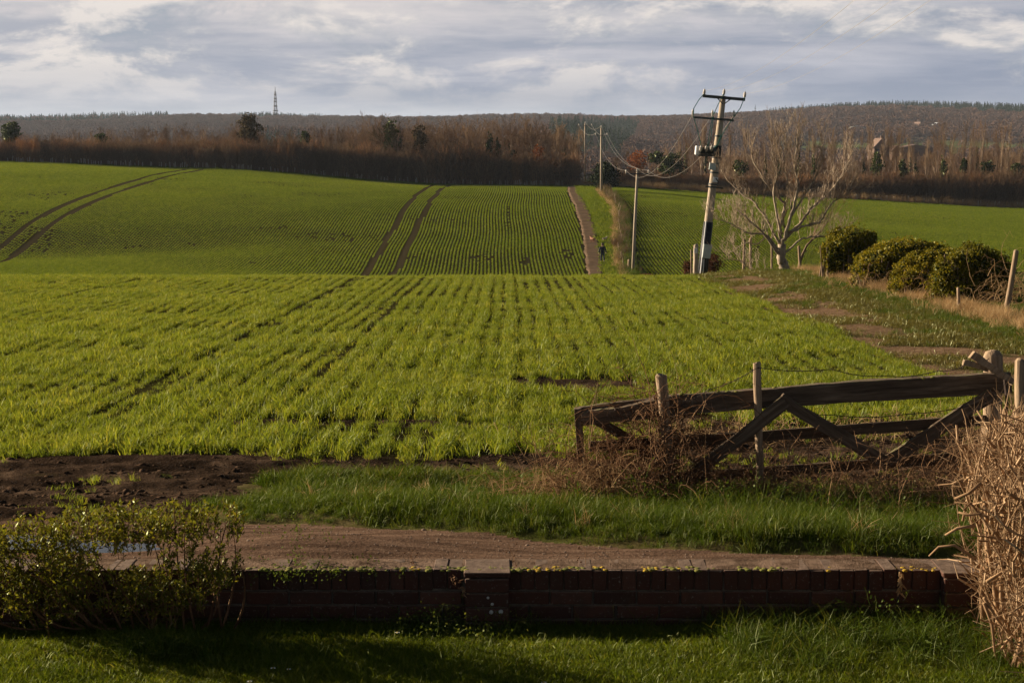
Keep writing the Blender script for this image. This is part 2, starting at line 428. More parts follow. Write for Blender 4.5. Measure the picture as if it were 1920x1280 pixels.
def ground_mat(name, fn, rough=0.95, bscale=18, bstr=0.8, bdist=0.03):
    def b(nt):
        g = nt.n('ShaderNodeNewGeometry'); p = g.outputs['Position']
        at = nt.n('ShaderNodeAttribute', attribute_name='mask')
        c = fn(nt, p, at.outputs['Fac'])
        n2 = noise(nt, p, bscale, 7, 0.68)
        return bsdf(nt, c, rough, n2, bstr, bdist, 0.0), None
    return material(name, b)
def g_soil(nt, p, a):
    n1 = noise(nt, p, 1.6, 7, 0.65); c = nt.ramp(n1, [(0.3, (0.014, 0.010, 0.007)), (0.5, (0.048, 0.032, 0.022)), (0.70, (0.15, 0.100, 0.066))])
    return nt.mix(a, (0.036, 0.036, 0.011), c)
def g_farfield(nt, p, a):
    n1 = noise(nt, p, 0.6, 6, 0.65); c = nt.ramp(n1, [(0.3, (0.024, 0.023, 0.008)), (0.7, (0.040, 0.034, 0.011))])
    return nt.mix(a, c, (0.046, 0.036, 0.018))
def g_path(nt, p, a):
    n1 = noise(nt, p, 0.9, 7, 0.65); return nt.ramp(n1, [(0.3, (0.07, 0.048, 0.031)), (0.7, (0.15, 0.104, 0.068))])
def g_track(nt, p, a):
    sm = nt.n('ShaderNodeMapping', i={'Vector': p, 'Scale': (0.5, 3.2, 1.0)}).outputs[0]; n1 = noise(nt, sm, 3.5, 10, 0.72); n3 = noise(nt, p, 60, 3, 0.7)
    c = nt.ramp(n1, [(0.30, (0.055, 0.034, 0.023)), (0.5, (0.125, 0.078, 0.053)), (0.72, (0.22, 0.145, 0.10))])
    return nt.mix(nt.math('MULTIPLY_ADD', n3, 6, -3.6, clamp=True), c, (0.36, 0.28, 0.20))
def g_verge(nt, p, a):
    n1 = noise(nt, p, 1.3, 6, 0.65); c = nt.ramp(n1, [(0.35, (0.05, 0.055, 0.014)), (0.6, (0.07, 0.07, 0.022)), (0.8, (0.12, 0.085, 0.045))])
    n4 = noise(nt, p, 7, 6, 0.7)
    return nt.mix(a, c, nt.ramp(n4, [(0.3, (0.075, 0.045, 0.026)), (0.55, (0.17, 0.108, 0.064)), (0.75, (0.34, 0.25, 0.15))]))
def g_hill(nt, p, a):
    n1 = noise(nt, p, 0.02, 6, 0.65); c = nt.ramp(n1, [(0.3, (0.075, 0.048, 0.034)), (0.7, (0.12, 0.08, 0.055))])
    return nt.mix(a, c, (0.085, 0.10, 0.03))
def g_lawn(nt, p, a):
    n1 = noise(nt, p, 5, 6, 0.65); return nt.ramp(n1, [(0.35, (0.03, 0.04, 0.010)), (0.7, (0.055, 0.055, 0.018))])
M['g_soil'] = ground_mat('field_soil', g_soil, 0.85, 20, 1.0, 0.09)
M['g_far'] = ground_mat('far_field', g_farfield, 0.95, 3, 0.6, 0.05)
M['g_path'] = ground_mat('path_earth', g_path, 0.95, 4, 0.6, 0.05)
M['g_track'] = ground_mat('track_earth', g_track, 0.9, 34, 1.0, 0.035)
M['g_verge'] = ground_mat('verge_earth', g_verge)
M['g_hill'] = ground_mat('hill_earth', g_hill, 0.95, 0.3, 0.5, 1.0)
M['g_lawn'] = ground_mat('lawn_earth', g_lawn)

# ------------------------------------------------------------------ terrain heights
def hermite(xs, ys, x):
    xs = np.asarray(xs, float); ys = np.asarray(ys, float)
    d = np.diff(ys) / np.diff(xs)
    m = np.concatenate([[d[0]], (d[:-1] + d[1:]) / 2, [d[-1]]])
    for k in range(len(d)):                 # keep it monotone where the data are
        if k > 0 and d[k - 1] * d[k] <= 0: m[k] = 0
    x = np.clip(x, xs[0], xs[-1]); i = np.clip(np.searchsorted(xs, x) - 1, 0, len(xs) - 2)
    h = xs[i + 1] - xs[i]; t = (x - xs[i]) / h
    return ((2 * t**3 - 3 * t**2 + 1) * ys[i] + (t**3 - 2 * t**2 + t) * h * m[i] + (-2 * t**3 + 3 * t**2) * ys[i + 1] + (t**3 - t**2) * h * m[i + 1])

near = [(-30, -2.53), (7.9, -2.53), (8.72, -2.585), (8.85, -2.44), (9.6, -2.47), (10.6, -2.60), (12.5, -2.84), (15, 15 * S(868)),
        (20, 20 * S(746)), (25, 25 * S(668)), (30, 30 * S(617)), (35, 35 * S(583)), (40, 40 * S(557)), (45, 45 * S(537)),
        (50, 50 * S(520.5)), (54, 54 * S(523)), (60, -5.7), (75, -7.9), (100, -10.9), (130, -12.55)]
far_cols = {
    -140: [(145, 523), (168, 497), (190, 418), (213, 360), (245, 316), (284, 299)],
    -85: [(145, 523), (168, 495), (190, 418), (213, 365), (245, 321), (284, 303)],
    -50: [(145, 522), (168, 490), (188, 417), (213, 368), (245, 335), (284, 317)],
    -10: [(145, 521), (172, 452), (192, 412), (213, 380), (245, 358), (284, 346)],
    14: [(145, 521), (172, 455), (192, 414), (213, 384), (245, 362), (284, 349)],
    50: [(145, 521), (170, 476), (192, 446), (213, 422), (245, 395), (284, 371)],
    85: [(145, 521), (170, 482), (192, 458), (213, 438), (245, 412), (284, 391)],
    140: [(145, 521), (170, 488), (192, 468), (213, 450), (245, 430), (284, 415)],
}
tail = [(300, 0.2), (330, -0.8), (420, -3.5), (600, -9)]
colX = sorted(far_cols)
def H(x, y):
    x = np.asarray(x, float); y = np.asarray(y, float)
    x, y = np.broadcast_arrays(x, y)
    nx = [a for a, b in near]; nz = [b for a, b in near]
    Z = []
    for X in colX:
        cx_ = [a for a, b in far_cols[X]]; cz = [a * S(b) for a, b in far_cols[X]]
        xs = nx + cx_ + [a for a, b in tail] + [900, 1200, 1600, 2200, 2600, 3200, 9000]
        zt = cz[-1]
        zs = nz + cz + [zt + b for a, b in tail] + [-25, -21, -9, 7.5, 4, -15, -25]
        Z.append(hermite(xs, zs, y))
    Z = np.array(Z)
    cX = np.array(colX, float); xx = np.clip(x, cX[0], cX[-1])
    i = np.clip(np.searchsorted(cX, xx) - 1, 0, len(cX) - 2); t = (xx - cX[i]) / (cX[i + 1] - cX[i])
    t = t * t * (3 - 2 * t) * 0.5 + t * 0.5
    z = np.take_along_axis(Z, i[None], 0)[0] * (1 - t) + np.take_along_axis(Z, (i + 1)[None], 0)[0] * t
    # verge on the right of the near field stands a little proud of the crop
    z = z + 0.16 * sstep(5.2, 7.5, x) * sstep(25, 45, y) * (1 - sstep(56, 70, y))
    # gentle swells and ruts in the near field and the muddy headland
    nearf = sstep(9, 11, y) * (1 - sstep(60, 80, y))
    z = z + nearf * (fbm(x, y, 0.35, 3) - 0.5) * 0.10 * (1 - 0.7 * sstep(40, 50, y))
    mud = mudmask(x, y)
    z = z + mud * ((fbm(x * 0.45, y * 1.9, 2.4, 5, 5) - 0.52) * 0.13 + (fbm(x, y, 9, 3, 15) - 0.5) * 0.04)
    tr = (y > 8.8) & (y < 12)
    z = z + np.where(tr, sstep(8.9, 9.2, y) * (fbm(x * 0.4, y * 2.2, 2.5, 4, 3) - 0.5) * 0.045, 0)
    z = z + 0.10 * np.exp(-((x + 1.15) / 0.75) ** 2 - ((y - 10.0) / 0.42) ** 2)      # the earth hump on the track
    te_ = track_edge(x); z = z + np.where(y < 14, 0.075 * sstep(0.0, 0.22, y - te_) * (1 - sstep(0.4, 2.2, y - te_)) * sstep(-2.4, -1.2, x), 0)
    # the hollow that holds the puddles
    z = z - 0.10 * np.exp(-((x + 2.75) / 1.1) ** 2 - ((y - 10.55) / 0.5) ** 2)
    # distant hills
    u = x / np.maximum(y, 1)
    rise = sstep(1100, 2200, y)
    z = z + rise * (13.0 * sstep(0.06, 0.22, u) + 1.2 * np.sin(u * 31 + 1) - 1.5 * sstep(-0.1, -0.3, u)) * (1 - sstep(2600, 3200, y))
    z = z + 17 * np.exp(-((x - 42) / 42) ** 2 - ((y - 1180) / 190) ** 2) * (y > 600)  # added hump, steep so its right flank turns from the sun into shade
    z = z + 13 * np.exp(-((x + 150) / 55) ** 2 - ((y - 1150) / 190) ** 2) * (y > 600)  # second added hump, shaped for a shaded flank further left
    z = z + (y > 500) * sstep(500, 900, y) * (fbm(x, y, 0.006, 4, 2) - 0.5) * 9
    # far field: small undulations
    ff = sstep(140, 170, y) * (1 - sstep(290, 320, y))
    z = z + ff * (fbm(x, y, 0.05, 3, 8) - 0.5) * 0.35
    return z

def mudmask(x, y):
    x = np.asarray(x, float); y = np.asarray(y, float)
    wob = (fbm(x, y, 1.1, 4, 31) - 0.5) * 2.2
    # left: broad mud in front of the crop, narrowing to a strip towards the gate
    left = sstep(-1.9, -2.7, x + wob * 0.4 - 0.12 * (y - 12))
    a = sstep(10.4, 10.9, y + wob * 0.3) * (1 - sstep(13.9, 14.5, y + wob * 0.5)) * left
    yc = 14.65 - 0.05 * x
    strip = np.exp(-((y - yc - wob * 0.45) / (0.58 + 0.15 * np.sin(x * 1.7))) ** 2) * (1 - sstep(1.2, 2.2, x))
    b = sstep(1.0, 1.9, x) * (1 - sstep(4.6, 5.6, x)) * sstep(13.2, 14.2, y + wob * 0.5) * (1 - sstep(17.2, 18.4, y + wob * 1.2))
    c = np.exp(-((x - 1.0 - 0.3 * wob) / 0.95) ** 2 - ((y - 21.3) / 0.9) ** 2) * 1.1
    d = 1.2 * np.exp(-((y - 17.75 - 0.12 * wob) / 0.16) ** 2) * sstep(-3.4, -2.6, x) * (1 - sstep(-0.6, 0.2, x))
    return np.clip(np.maximum.reduce([a, strip * 1.25, b, c, d]), 0, 1)

def track_edge(x):      # back edge of the dirt track behind the brick wall
    x = np.asarray(x, float)
    return hermite([-6, -3, -1.6, -0.9, 0.19, 1.04, 2.19, 3.5, 6], [11.9, 11.7, 11.50, 11.20, 10.50, 10.0, 9.70, 9.55, 9.5], x)

def lanebare(x, y):
    wdt = 0.85 + 0.65 * (1 - sstep(22, 29, y))
    c = 6.15 + 0.40 * (1 - sstep(22, 29, y)) + (fbm(x, y, 0.3, 3, 4) - .5) * 0.8
    return np.exp(-((x - c) / wdt) ** 4) * np.clip(fbm(x, y, 1.3, 5, 2) * 3.0 - 0.75, 0.50, 0.96) * sstep(17, 20, y) + 0.5 * sstep(0.56, 0.66, fbm(x, y, 0.7, 4, 77)) * (x < 8)

def ruts(x, near_=True):
    x = np.asarray(x, float)
    cs = (-2.55, -4.45, -10.6, -12.5) if near_ else (-10.3, -12.75, -50.3, -52.9)
    wd = 0.16 if near_ else np.where(x < -40, 0.43, 0.34)
    m = 0
    for c in cs: m = np.maximum(m, np.exp(-((x - c) / wd) ** 4))
    return m
def pathX(y): return 7.15 + (np.asarray(y, float) - 147) * 0.021 + 0.35 * np.sin(np.asarray(y, float) * 0.045)
def hedgeX(y): return 10.35 + (np.asarray(y, float) - 147) * 0.031 + 0.5 * np.sin(np.asarray(y, float) * 0.07)

# one continuous sheet cut into regions
def region(x, y):
    """0 lawn 1 track 2 verge 3 crop field 4 lane on the right 5 far field 6 far path 7 far verge 8 right field 9 hills"""
    r = np.full(x.shape, 3)
    r = np.where(y < 8.74, 0, r)
    te = track_edge(x)
    r = np.where((y >= 8.74) & (y < te), 1, r)
    mud = mudmask(x, y)
    r = np.where((y >= te) & (y < 14.2) & (mud < 0.5), 2, r)
    r = np.where((y >= 17) & (y < 90) & (x > 5.45 + (fbm(x, y, 0.8, 2) - .5) * 0.5), 4, r)
    r = np.where((y >= te) & (y < 17) & (x > 5.0), 2, r)
    r = np.where(y >= 90, 5, r)
    px_ = pathX(y); hx = hedgeX(y)
    far = (y >= 90) & (y < 287)
    r = np.where(far & (x > px_ - 0.4) & (x <= hx + 0.9), 7, r)
    r = np.where(far & (x > hx + 0.9), 8, r)
    r = np.where(y >= 287, 9, r)
    return r

REG = {0: ('lawn', 'g_lawn'), 1: ('dirt_track', 'g_track'), 2: ('verge', 'g_verge'), 3: ('crop_field', 'g_soil'), 4: ('grassy_lane', 'g_verge'),
       5: ('far_field', 'g_far'), 6: ('farm_path', 'g_path'), 7: ('path_verge', 'g_verge'), 8: ('right_field', 'g_far'), 9: ('hills', 'g_hill')}

def band(d, us, acc, xfun):
    Xg = xfun(us[None, :], d[:, None]); Yg = np.broadcast_to(d[:, None], Xg.shape)
    Z = H(Xg, Yg)
    nr, nc = Xg.shape
    V = np.stack([Xg, Yg, Z], -1)
    du = np.gradient(V, axis=1); dv = np.gradient(V, axis=0)
    N = np.cross(du, dv); N /= np.linalg.norm(N, axis=-1, keepdims=True) + 1e-12
    N = np.where(N[..., 2:3] < 0, -N, N)
    V = V.reshape(-1, 3); N = N.reshape(-1, 3)
    idx = np.arange(nr * nc).reshape(nr, nc)
    Q = np.stack([idx[:-1, :-1], idx[:-1, 1:], idx[1:, 1:], idx[1:, :-1]], -1).reshape(-1, 4)
    C = V[Q].mean(1)
    r = region(C[:, 0], C[:, 1])
    for k in np.unique(r): acc.setdefault(int(k), []).append((V, N, Q[r == k]))
acc = {}
fx = lambda u, d: u * np.maximum(d, 9.0)
def urange(step, inner=0.36, outer=1.5, n=26):
    i = np.arange(-inner, inner + 1e-6, step); o = inner + (outer - inner) * (np.arange(1, n) / (n - 1)) ** 1.6
    return np.concatenate([-o[::-1], i, o])
d1 = np.concatenate([np.arange(-14, 7, 1.0), np.arange(7, 8.70, 0.05), [8.72, 8.78, 8.85], np.exp(np.arange(math.log(8.9), math.log(60.0), 0.0042)), [60.0]])
band(d1, urange(0.0035), acc, fx)
d2 = np.concatenate([np.exp(np.arange(math.log(60.0), math.log(287.0), 0.009)), [287.0]])
band(d2, urange(0.0016), acc, fx)
d3 = np.concatenate([np.exp(np.arange(math.log(287.0), math.log(8500), 0.022))])
band(d3, urange(0.005, 0.4, 3.0), acc, fx)
GROUND = {}
for k, parts in acc.items():
    Vs, Ns, Qs = [], [], []; b = 0
    for V, N, Q in parts:
        used = np.unique(Q); mp_ = np.full(len(V), -1); mp_[used] = np.arange(len(used))
        Vs.append(V[used]); Ns.append(N[used]); Qs.append(mp_[Q] + b); b += len(used)
    V = np.concatenate(Vs); N = np.concatenate(Ns); Q = np.concatenate(Qs)
    o = mesh_obj(REG[k][0], V, Q, M[REG[k][1]], smooth=True)
    o.data.normals_split_custom_set_from_vertices(N.tolist())
    x, y = V[:, 0], V[:, 1]
    if k == 4: msk = lane_m = lanebare(x, y)
    elif k in (5, 8): msk = ruts(x, False) if k == 5 else ruts(x - 68 + 0, False) * 0
    elif k == 9:
        u = x / y
        msk = sstep(1150, 1200, y) * (1 - sstep(1420, 1500, y + 900 * (u - 0.22))) * sstep(0.14, 0.17, u) * (fbm(x, y, 0.008, 2) > 0.42)
    elif k == 7: msk = 0.4 * (fbm(x, y, 0.4, 3) > 0.5)
    elif k == 3: msk = np.clip(mudmask(x, y) * 1.6, 0.15, 1)
    elif k == 2: msk = 0.3 * (fbm(x, y, 1.5, 3) > 0.55)
    else: msk = np.zeros(len(V))
    at = o.data.attributes.new('mask', 'FLOAT', 'POINT'); at.data.foreach_set('value', np.asarray(msk, dtype=np.float32))
    tag(o, kind='structure')
    GROUND[k] = o
_d = np.arange(100, 287.5, 0.75); _t = np.linspace(-1, 1, 11)
_wd = 0.80 + 0.18 * (fbm(_d, _d * 0, 0.35, 3) - 0.5) * 2
_X = pathX(_d)[:, None] + _t[None, :] * _wd[:, None] + 0.07 * np.abs(_t[None, :]) * (vnoise(_d[:, None] * np.ones((1, 11)), _t[None, :] * 50 * np.ones((len(_d), 1)), 0.9) - 0.5) * 4
_Y = np.broadcast_to(_d[:, None], _X.shape)
_V = np.stack([_X, _Y, H(_X, _Y) + 0.11 - 0.12 * (np.abs(_t[None, :]) > 0.95)], -1).reshape(-1, 3)
_i = np.arange(len(_V)).reshape(_X.shape)
_o = mesh_obj('farm_path', _V, np.stack([_i[:-1, :-1], _i[:-1, 1:], _i[1:, 1:], _i[1:, :-1]], -1).reshape(-1, 4), M['g_path'], smooth=True)
tag(_o, kind='structure')
GROUND[0]['label'] = 'short green lawn in front of the low brick wall'

_gx, _gy = np.arange(-7, 13, 0.08), np.arange(7, 60, 0.08)
_HG = H(_gx[None, :], _gy[:, None])
def Hs(x, y):
    if -6.9 < x < 12.8 and 7.1 < y < 59.8:      # quick look-up in a fine grid
        a = (x + 7) / 0.08; b = (y - 7) / 0.08; i, j = int(a), int(b); a -= i; b -= j
        return float((_HG[j, i] * (1 - a) + _HG[j, i + 1] * a) * (1 - b) + (_HG[j + 1, i] * (1 - a) + _HG[j + 1, i + 1] * a) * b)
    return float(H(np.array([x]), np.array([y]))[0])
def on(px, py_guess, D):
    p = P(px, py_guess, D); return Vector((p.x, D, Hs(p.x, D)))

# ------------------------------------------------------------------ scattering of tufts (geometry nodes, one object of stuff)
def scatter(name, pts, rz, scl, var, protos, label=None, kind='stuff', tilt=None, parent=None):
    pts = np.asarray(pts, np.float32); n = len(pts)
    me = bpy.data.meshes.new(name); me.vertices.add(n); me.vertices.foreach_set('co', pts.ravel())
    rot = np.zeros((n, 3), np.float32); rot[:, 2] = rz
    if tilt is not None: rot[:, 0] = RNG.normal(0, tilt, n); rot[:, 1] = RNG.normal(0, tilt, n)
    a = me.attributes.new('rotv', 'FLOAT_VECTOR', 'POINT'); a.data.foreach_set('vector', rot.ravel())
    scl = np.asarray(scl, np.float32)
    if scl.ndim == 1: scl = np.stack([scl] * 3, 1)
    a = me.attributes.new('sclv', 'FLOAT_VECTOR', 'POINT'); a.data.foreach_set('vector', np.ascontiguousarray(scl).ravel())
    a = me.attributes.new('vid', 'INT', 'POINT'); a.data.foreach_set('value', np.asarray(var, np.int32))
    me.update()
    o = bpy.data.objects.new(name, me); COL.objects.link(o)
    for p in protos:
        for mt in p.data.materials:
            if mt and mt.name not in [m.name for m in me.materials]: me.materials.append(mt)
    ng = bpy.data.node_groups.new(name + '_nodes', 'GeometryNodeTree')
    ng.interface.new_socket('Geometry', in_out='INPUT', socket_type='NodeSocketGeometry')
    ng.interface.new_socket('Geometry', in_out='OUTPUT', socket_type='NodeSocketGeometry')
    gi = ng.nodes.new('NodeGroupInput'); go = ng.nodes.new('NodeGroupOutput')
    def attr(nm, dt):
        q = ng.nodes.new('GeometryNodeInputNamedAttribute'); q.data_type = dt; q.inputs['Name'].default_value = nm
        return q.outputs['Attribute']
    rv, sv, vi = attr('rotv', 'FLOAT_VECTOR'), attr('sclv', 'FLOAT_VECTOR'), attr('vid', 'INT')
    jn = ng.nodes.new('GeometryNodeJoinGeometry')
    for k, p in enumerate(protos):
        oi = ng.nodes.new('GeometryNodeObjectInfo'); oi.inputs['Object'].default_value = p; oi.inputs['As Instance'].default_value = True
        cmpn = ng.nodes.new('FunctionNodeCompare'); cmpn.data_type = 'INT'; cmpn.operation = 'EQUAL'
        ng.links.new(vi, cmpn.inputs[2]); cmpn.inputs[3].default_value = k
        ip = ng.nodes.new('GeometryNodeInstanceOnPoints')
        ng.links.new(gi.outputs[0], ip.inputs['Points']); ng.links.new(cmpn.outputs[0], ip.inputs['Selection'])
        ng.links.new(oi.outputs['Geometry'], ip.inputs['Instance'])
        e2r = ng.nodes.new('FunctionNodeEulerToRotation'); ng.links.new(rv, e2r.inputs[0]); ng.links.new(e2r.outputs[0], ip.inputs['Rotation'])
        ng.links.new(sv, ip.inputs['Scale'])
        ng.links.new(ip.outputs[0], jn.inputs[0])
    ng.links.new(jn.outputs[0], go.inputs[0])
    md = o.modifiers.new('scatter', 'NODES'); md.node_group = ng
    if kind: o['kind'] = kind
    if label: o['label'] = label
    if parent is not None: o.parent = parent
    return o

def proto(name, V, Fc, mat):
    o = mesh_obj(name, V, Fc, mat); COL.objects.unlink(o); return o

def blades(n, spread, h, wd, bend=0.5, rng=RNG, sx=1.0, sy=1.0, hvar=0.35):
    """n bent blades, each a quad and a tip"""
    bx = rng.normal(0, spread * sx, n); by = rng.normal(0, spread * sy, n) if sy >= 0 else rng.uniform(-1, 1, n) * -sy
    hh = h * rng.uniform(1 - hvar, 1 + hvar, n); az = rng.uniform(0, 2 * np.pi, n)
    lean = bend * rng.uniform(0.2, 1.0, n) * hh
    dx, dy = np.cos(az), np.sin(az); wx, wy = -dy, dx
    faz = rng.uniform(0, 2 * np.pi, n); wx, wy = np.cos(faz), np.sin(faz)
    w2 = wd / 2 * rng.uniform(0.7, 1.3, n)
    base = np.stack([bx, by, np.full(n, -0.01)], 1)
    mid = base + np.stack([dx * lean * 0.3, dy * lean * 0.3, hh * 0.55], 1)
    tip = base + np.stack([dx * lean, dy * lean, hh * 0.97 - lean * 0.25], 1)
    wv = np.stack([wx * w2, wy * w2, np.zeros(n)], 1)
    V = np.stack([base - wv, base + wv, mid + wv * 0.9, mid - wv * 0.9, tip + wv * 0.15, tip - wv * 0.15], 1).reshape(-1, 3)
    k = (np.arange(n) * 6)[:, None]
    return V, np.concatenate([k + np.array([[0, 1, 2, 3]]), k + np.array([[3, 2, 4, 5]])])

crop_protos = [proto('crop_tuft', *blades(22, 0.036, 0.080, 0.0055, 0.85, np.random.default_rng(s), sx=0.85, sy=1.3), M['crop']) for s in range(6)]
far_protos = [proto('crop_strip', *blades(34, 0.034, 0.115, 0.028, 0.6, np.random.default_rng(20 + s), sy=-0.56), M['crop_far']) for s in range(5)]
verge_protos = [proto('grass_tuft', *blades(30, 0.045, 0.10, 0.0042, 1.1, np.random.default_rng(40 + s), hvar=0.5), M['verge_grass']) for s in range(5)]
worn_protos = [proto('worn_tuft', *blades(34, 0.07, 0.055, 0.0055, 1.1, np.random.default_rng(50 + s), hvar=0.5), M['worn_grass']) for s in range(4)]
lawn_protos = [proto('lawn_tuft', *blades(28, 0.03, 0.036, 0.0026, 0.9, np.random.default_rng(60 + s), hvar=0.5), M['lawn_grass']) for s in range(5)]
straw_protos = [proto('straw_tuft', *blades(26, 0.06, 0.28, 0.006, 1.0, np.random.default_rng(70 + s), hvar=0.5), M['straw']) for s in range(4)]
long_protos = [proto('long_tuft', *blades(26, 0.06, 0.24, 0.0055, 1.3, np.random.default_rng(80 + s), hvar=0.5), M['verge_grass']) for s in range(4)]

def make(name, x, y, protos, scl, label, tilt=0.12, zoff=0.0, rz=None):
    n = len(x)
    z = H(x, y) + zoff
    return scatter(name, np.stack([x, y, z], 1), RNG.uniform(0, 6.28, n) if rz is None else rz, scl, RNG.integers(0, len(protos), n), protos, label, tilt=tilt)

# near crop, drilled in rows that run away from the camera
rows = np.arange(-19.5, 5.5, 0.29)
xs, ys, rf_ = [], [], []
for i_r, r in enumerate(rows):
    yy = np.arange(14.6, 57, 0.040) + RNG.uniform(0, 0.04)
    yy = yy + RNG.normal(0, 0.03, len(yy))
    xx = r + RNG.normal(0, 0.030, len(yy)) + (fbm(np.full(len(yy), r * 0.1), yy, 0.12, 2) - 0.5) * 0.16
    xs.append(xx); ys.append(yy); rf_.append(np.full(len(yy), RNG.uniform(0.78, 1.12) * (0.82 if i_r % 7 == 3 else 1.0)))
x = np.concatenate(xs); y = np.concatenate(ys); rf_ = np.concatenate(rf_)
ok = (np.abs(x) < 0.36 * y + 0.6)
ok &= (mudmask(x, y) < RNG.uniform(0.15, 0.75, len(x)))
ok &= RNG.random(len(x)) > 0.80 * ruts(x, True) * (0.45 + 0.55 * sstep(14, 40, y))
g = fbm(x, y, 0.7, 4, 60)
ok &= (g > 0.30) | (RNG.random(len(x)) < 0.45 + 0.55 * sstep(20, 30, y))
x, y, g, rf_ = x[ok], y[ok], g[ok], rf_[ok]
g2 = fbm(x, y, 2.2, 3, 90)
sc = (0.62 + 0.60 * sstep(0.3, 0.75, g) + 0.30 * sstep(0.35, 0.7, g2) + 0.1) * RNG.uniform(0.7, 1.3, len(x)) * (1.1 - 0.25 * sstep(20, 45, y)) * rf_
make('winter_wheat', x, y, crop_protos, sc, 'bright green young wheat drilled in rows over the near field', 0.18)
# second growth between the rows on the headland side, where the drilling crosses
x = RNG.uniform(-9, 5.4, 26000); y = RNG.uniform(14.3, 30, 26000)
ok = (np.abs(x) < 0.36 * y + 0.4) & (mudmask(x, y) < 0.4) & (fbm(x, y, 0.6, 3, 9) > 0.40 + 0.012 * (y - 14)) & (x < 5.3)
x, y = x[ok], y[ok]
make('self_sown_wheat', x, y, crop_protos, RNG.uniform(0.6, 1.15, len(x)), 'looser green shoots between the rows near the field edge', 0.2)

x = RNG.uniform(-18, 5.4, 42000); y = RNG.uniform(18, 55, 42000)
ok = (np.abs(x) < 0.36 * y + 0.4) & (mudmask(x, y) < 0.3) & (ruts(x, True) < 0.5) & (fbm(x, y, 0.5, 3, 19) > 0.36) & (RNG.random(len(x)) > 0.65 * sstep(26, 44, y))
x, y = x[ok], y[ok]
make('wheat_between_rows', x, y, crop_protos, RNG.uniform(0.4, 0.8, len(x)), 'smaller wheat shoots that close the gaps between the rows', 0.2)
# far fields
def far_crop(name, x0, x1, label, ymin=140, ymax=283.5, right=False):
    xs, ys = [], []
    for r in np.arange(x0, x1, 0.33):
        yy = np.arange(ymin, ymax, 0.86) + RNG.uniform(0, 0.86); xx = np.full(len(yy), r) + (fbm(np.full(len(yy), r * 0.02), yy, 0.03, 2) - 0.5) * 1.0
        if right: xx = xx + 0.0
        xs.append(xx); ys.append(yy)
    x = np.concatenate(xs); y = np.concatenate(ys)
    ok = np.abs(x) < 0.345 * y
    if not right: ok &= (x < pathX(y) - 0.95) & (ruts(x, False) < 0.45)
    else: ok &= (x > hedgeX(y) + 1.6)
    g = fbm(x, y, 0.12, 4, 20)
    ok &= RNG.random(len(x)) > 0.12 * (g < 0.30)
    # a few small bare patches low on the slope
    for (a, b, c, d) in ((1.2, 158, 0.5, 4), (-2.9, 160, 1.2, 2.5), (5.3, 163, 0.6, 4), (-0.4, 196, 0.25, 16)):
        ok &= ~((((x - a) / c) ** 2 + ((y - b) / d) ** 2 < 1.3 * RNG.random(len(x))) & (RNG.random(len(x)) < 0.7)) | right
    x, y, g = x[ok], y[ok], g[ok]
    gl = fbm(x, y, 0.035, 3, 44)
    sc = np.stack([0.75 + 0.6 * g + 0.35 * gl, np.full(len(x), 1.0), 0.5 + 0.6 * g + 0.5 * gl], 1) * RNG.uniform(0.95, 1.05, (len(x), 1))
    return make(name, x, y, far_protos, sc, label, 0.02, rz=np.where(RNG.random(len(x)) < 0.5, 0, np.pi) + RNG.normal(0, 0.02, len(x)))
far_crop('far_wheat', -98, 9.5, 'fine rows of green wheat over the far slope left of the path')
far_crop('right_wheat', 11, 98, 'green wheat rows over the field beyond the hedge bank and bushes', right=True)
# rough headland grass along the top of the far fields
x = RNG.uniform(-100, 100, 9000); y = RNG.uniform(279, 289, 9000); ok = np.abs(x) < 0.345 * y
make('headland_grass', x[ok], y[ok], far_protos, RNG.uniform(0.8, 1.5, ok.sum()), 'pale green grass along the top edge of the far field', 0.1)

# lawn
n = 36000
x = RNG.uniform(-3.1, 3.3, n); y = RNG.uniform(7.35, 8.66, n)
g = fbm(x, y, 1.4, 4, 71)
make('lawn_grass', x, y, lawn_protos, (0.7 + 0.8 * g) * RNG.uniform(0.75, 1.3, n) , 'short mown grass of the lawn below the wall', 0.2)
# long grass at the wall foot on the right and a few clumps
xs = np.concatenate([RNG.uniform(1.05, 2.9, 1500), RNG.normal(-1.72, 0.15, 110), RNG.uniform(-2.8, 2.8, 110)])
ys = np.concatenate([8.62 - np.abs(RNG.normal(0, 0.38, 1500)), RNG.normal(8.0, 0.07, 110), RNG.uniform(8.35, 8.62, 110)])
ok = ys > 7.4
ok &= ~((xs > 1.0) & (ys < 8.5) & (fbm(xs, ys, 2.2, 3, 44) < 0.36))
xs, ys = xs[ok], ys[ok]
make('long_lawn_grass', xs, ys, long_protos, RNG.uniform(0.22, 0.62, len(xs)), 'long uncut grass at the foot of the wall beside the cut hedge', 0.25)

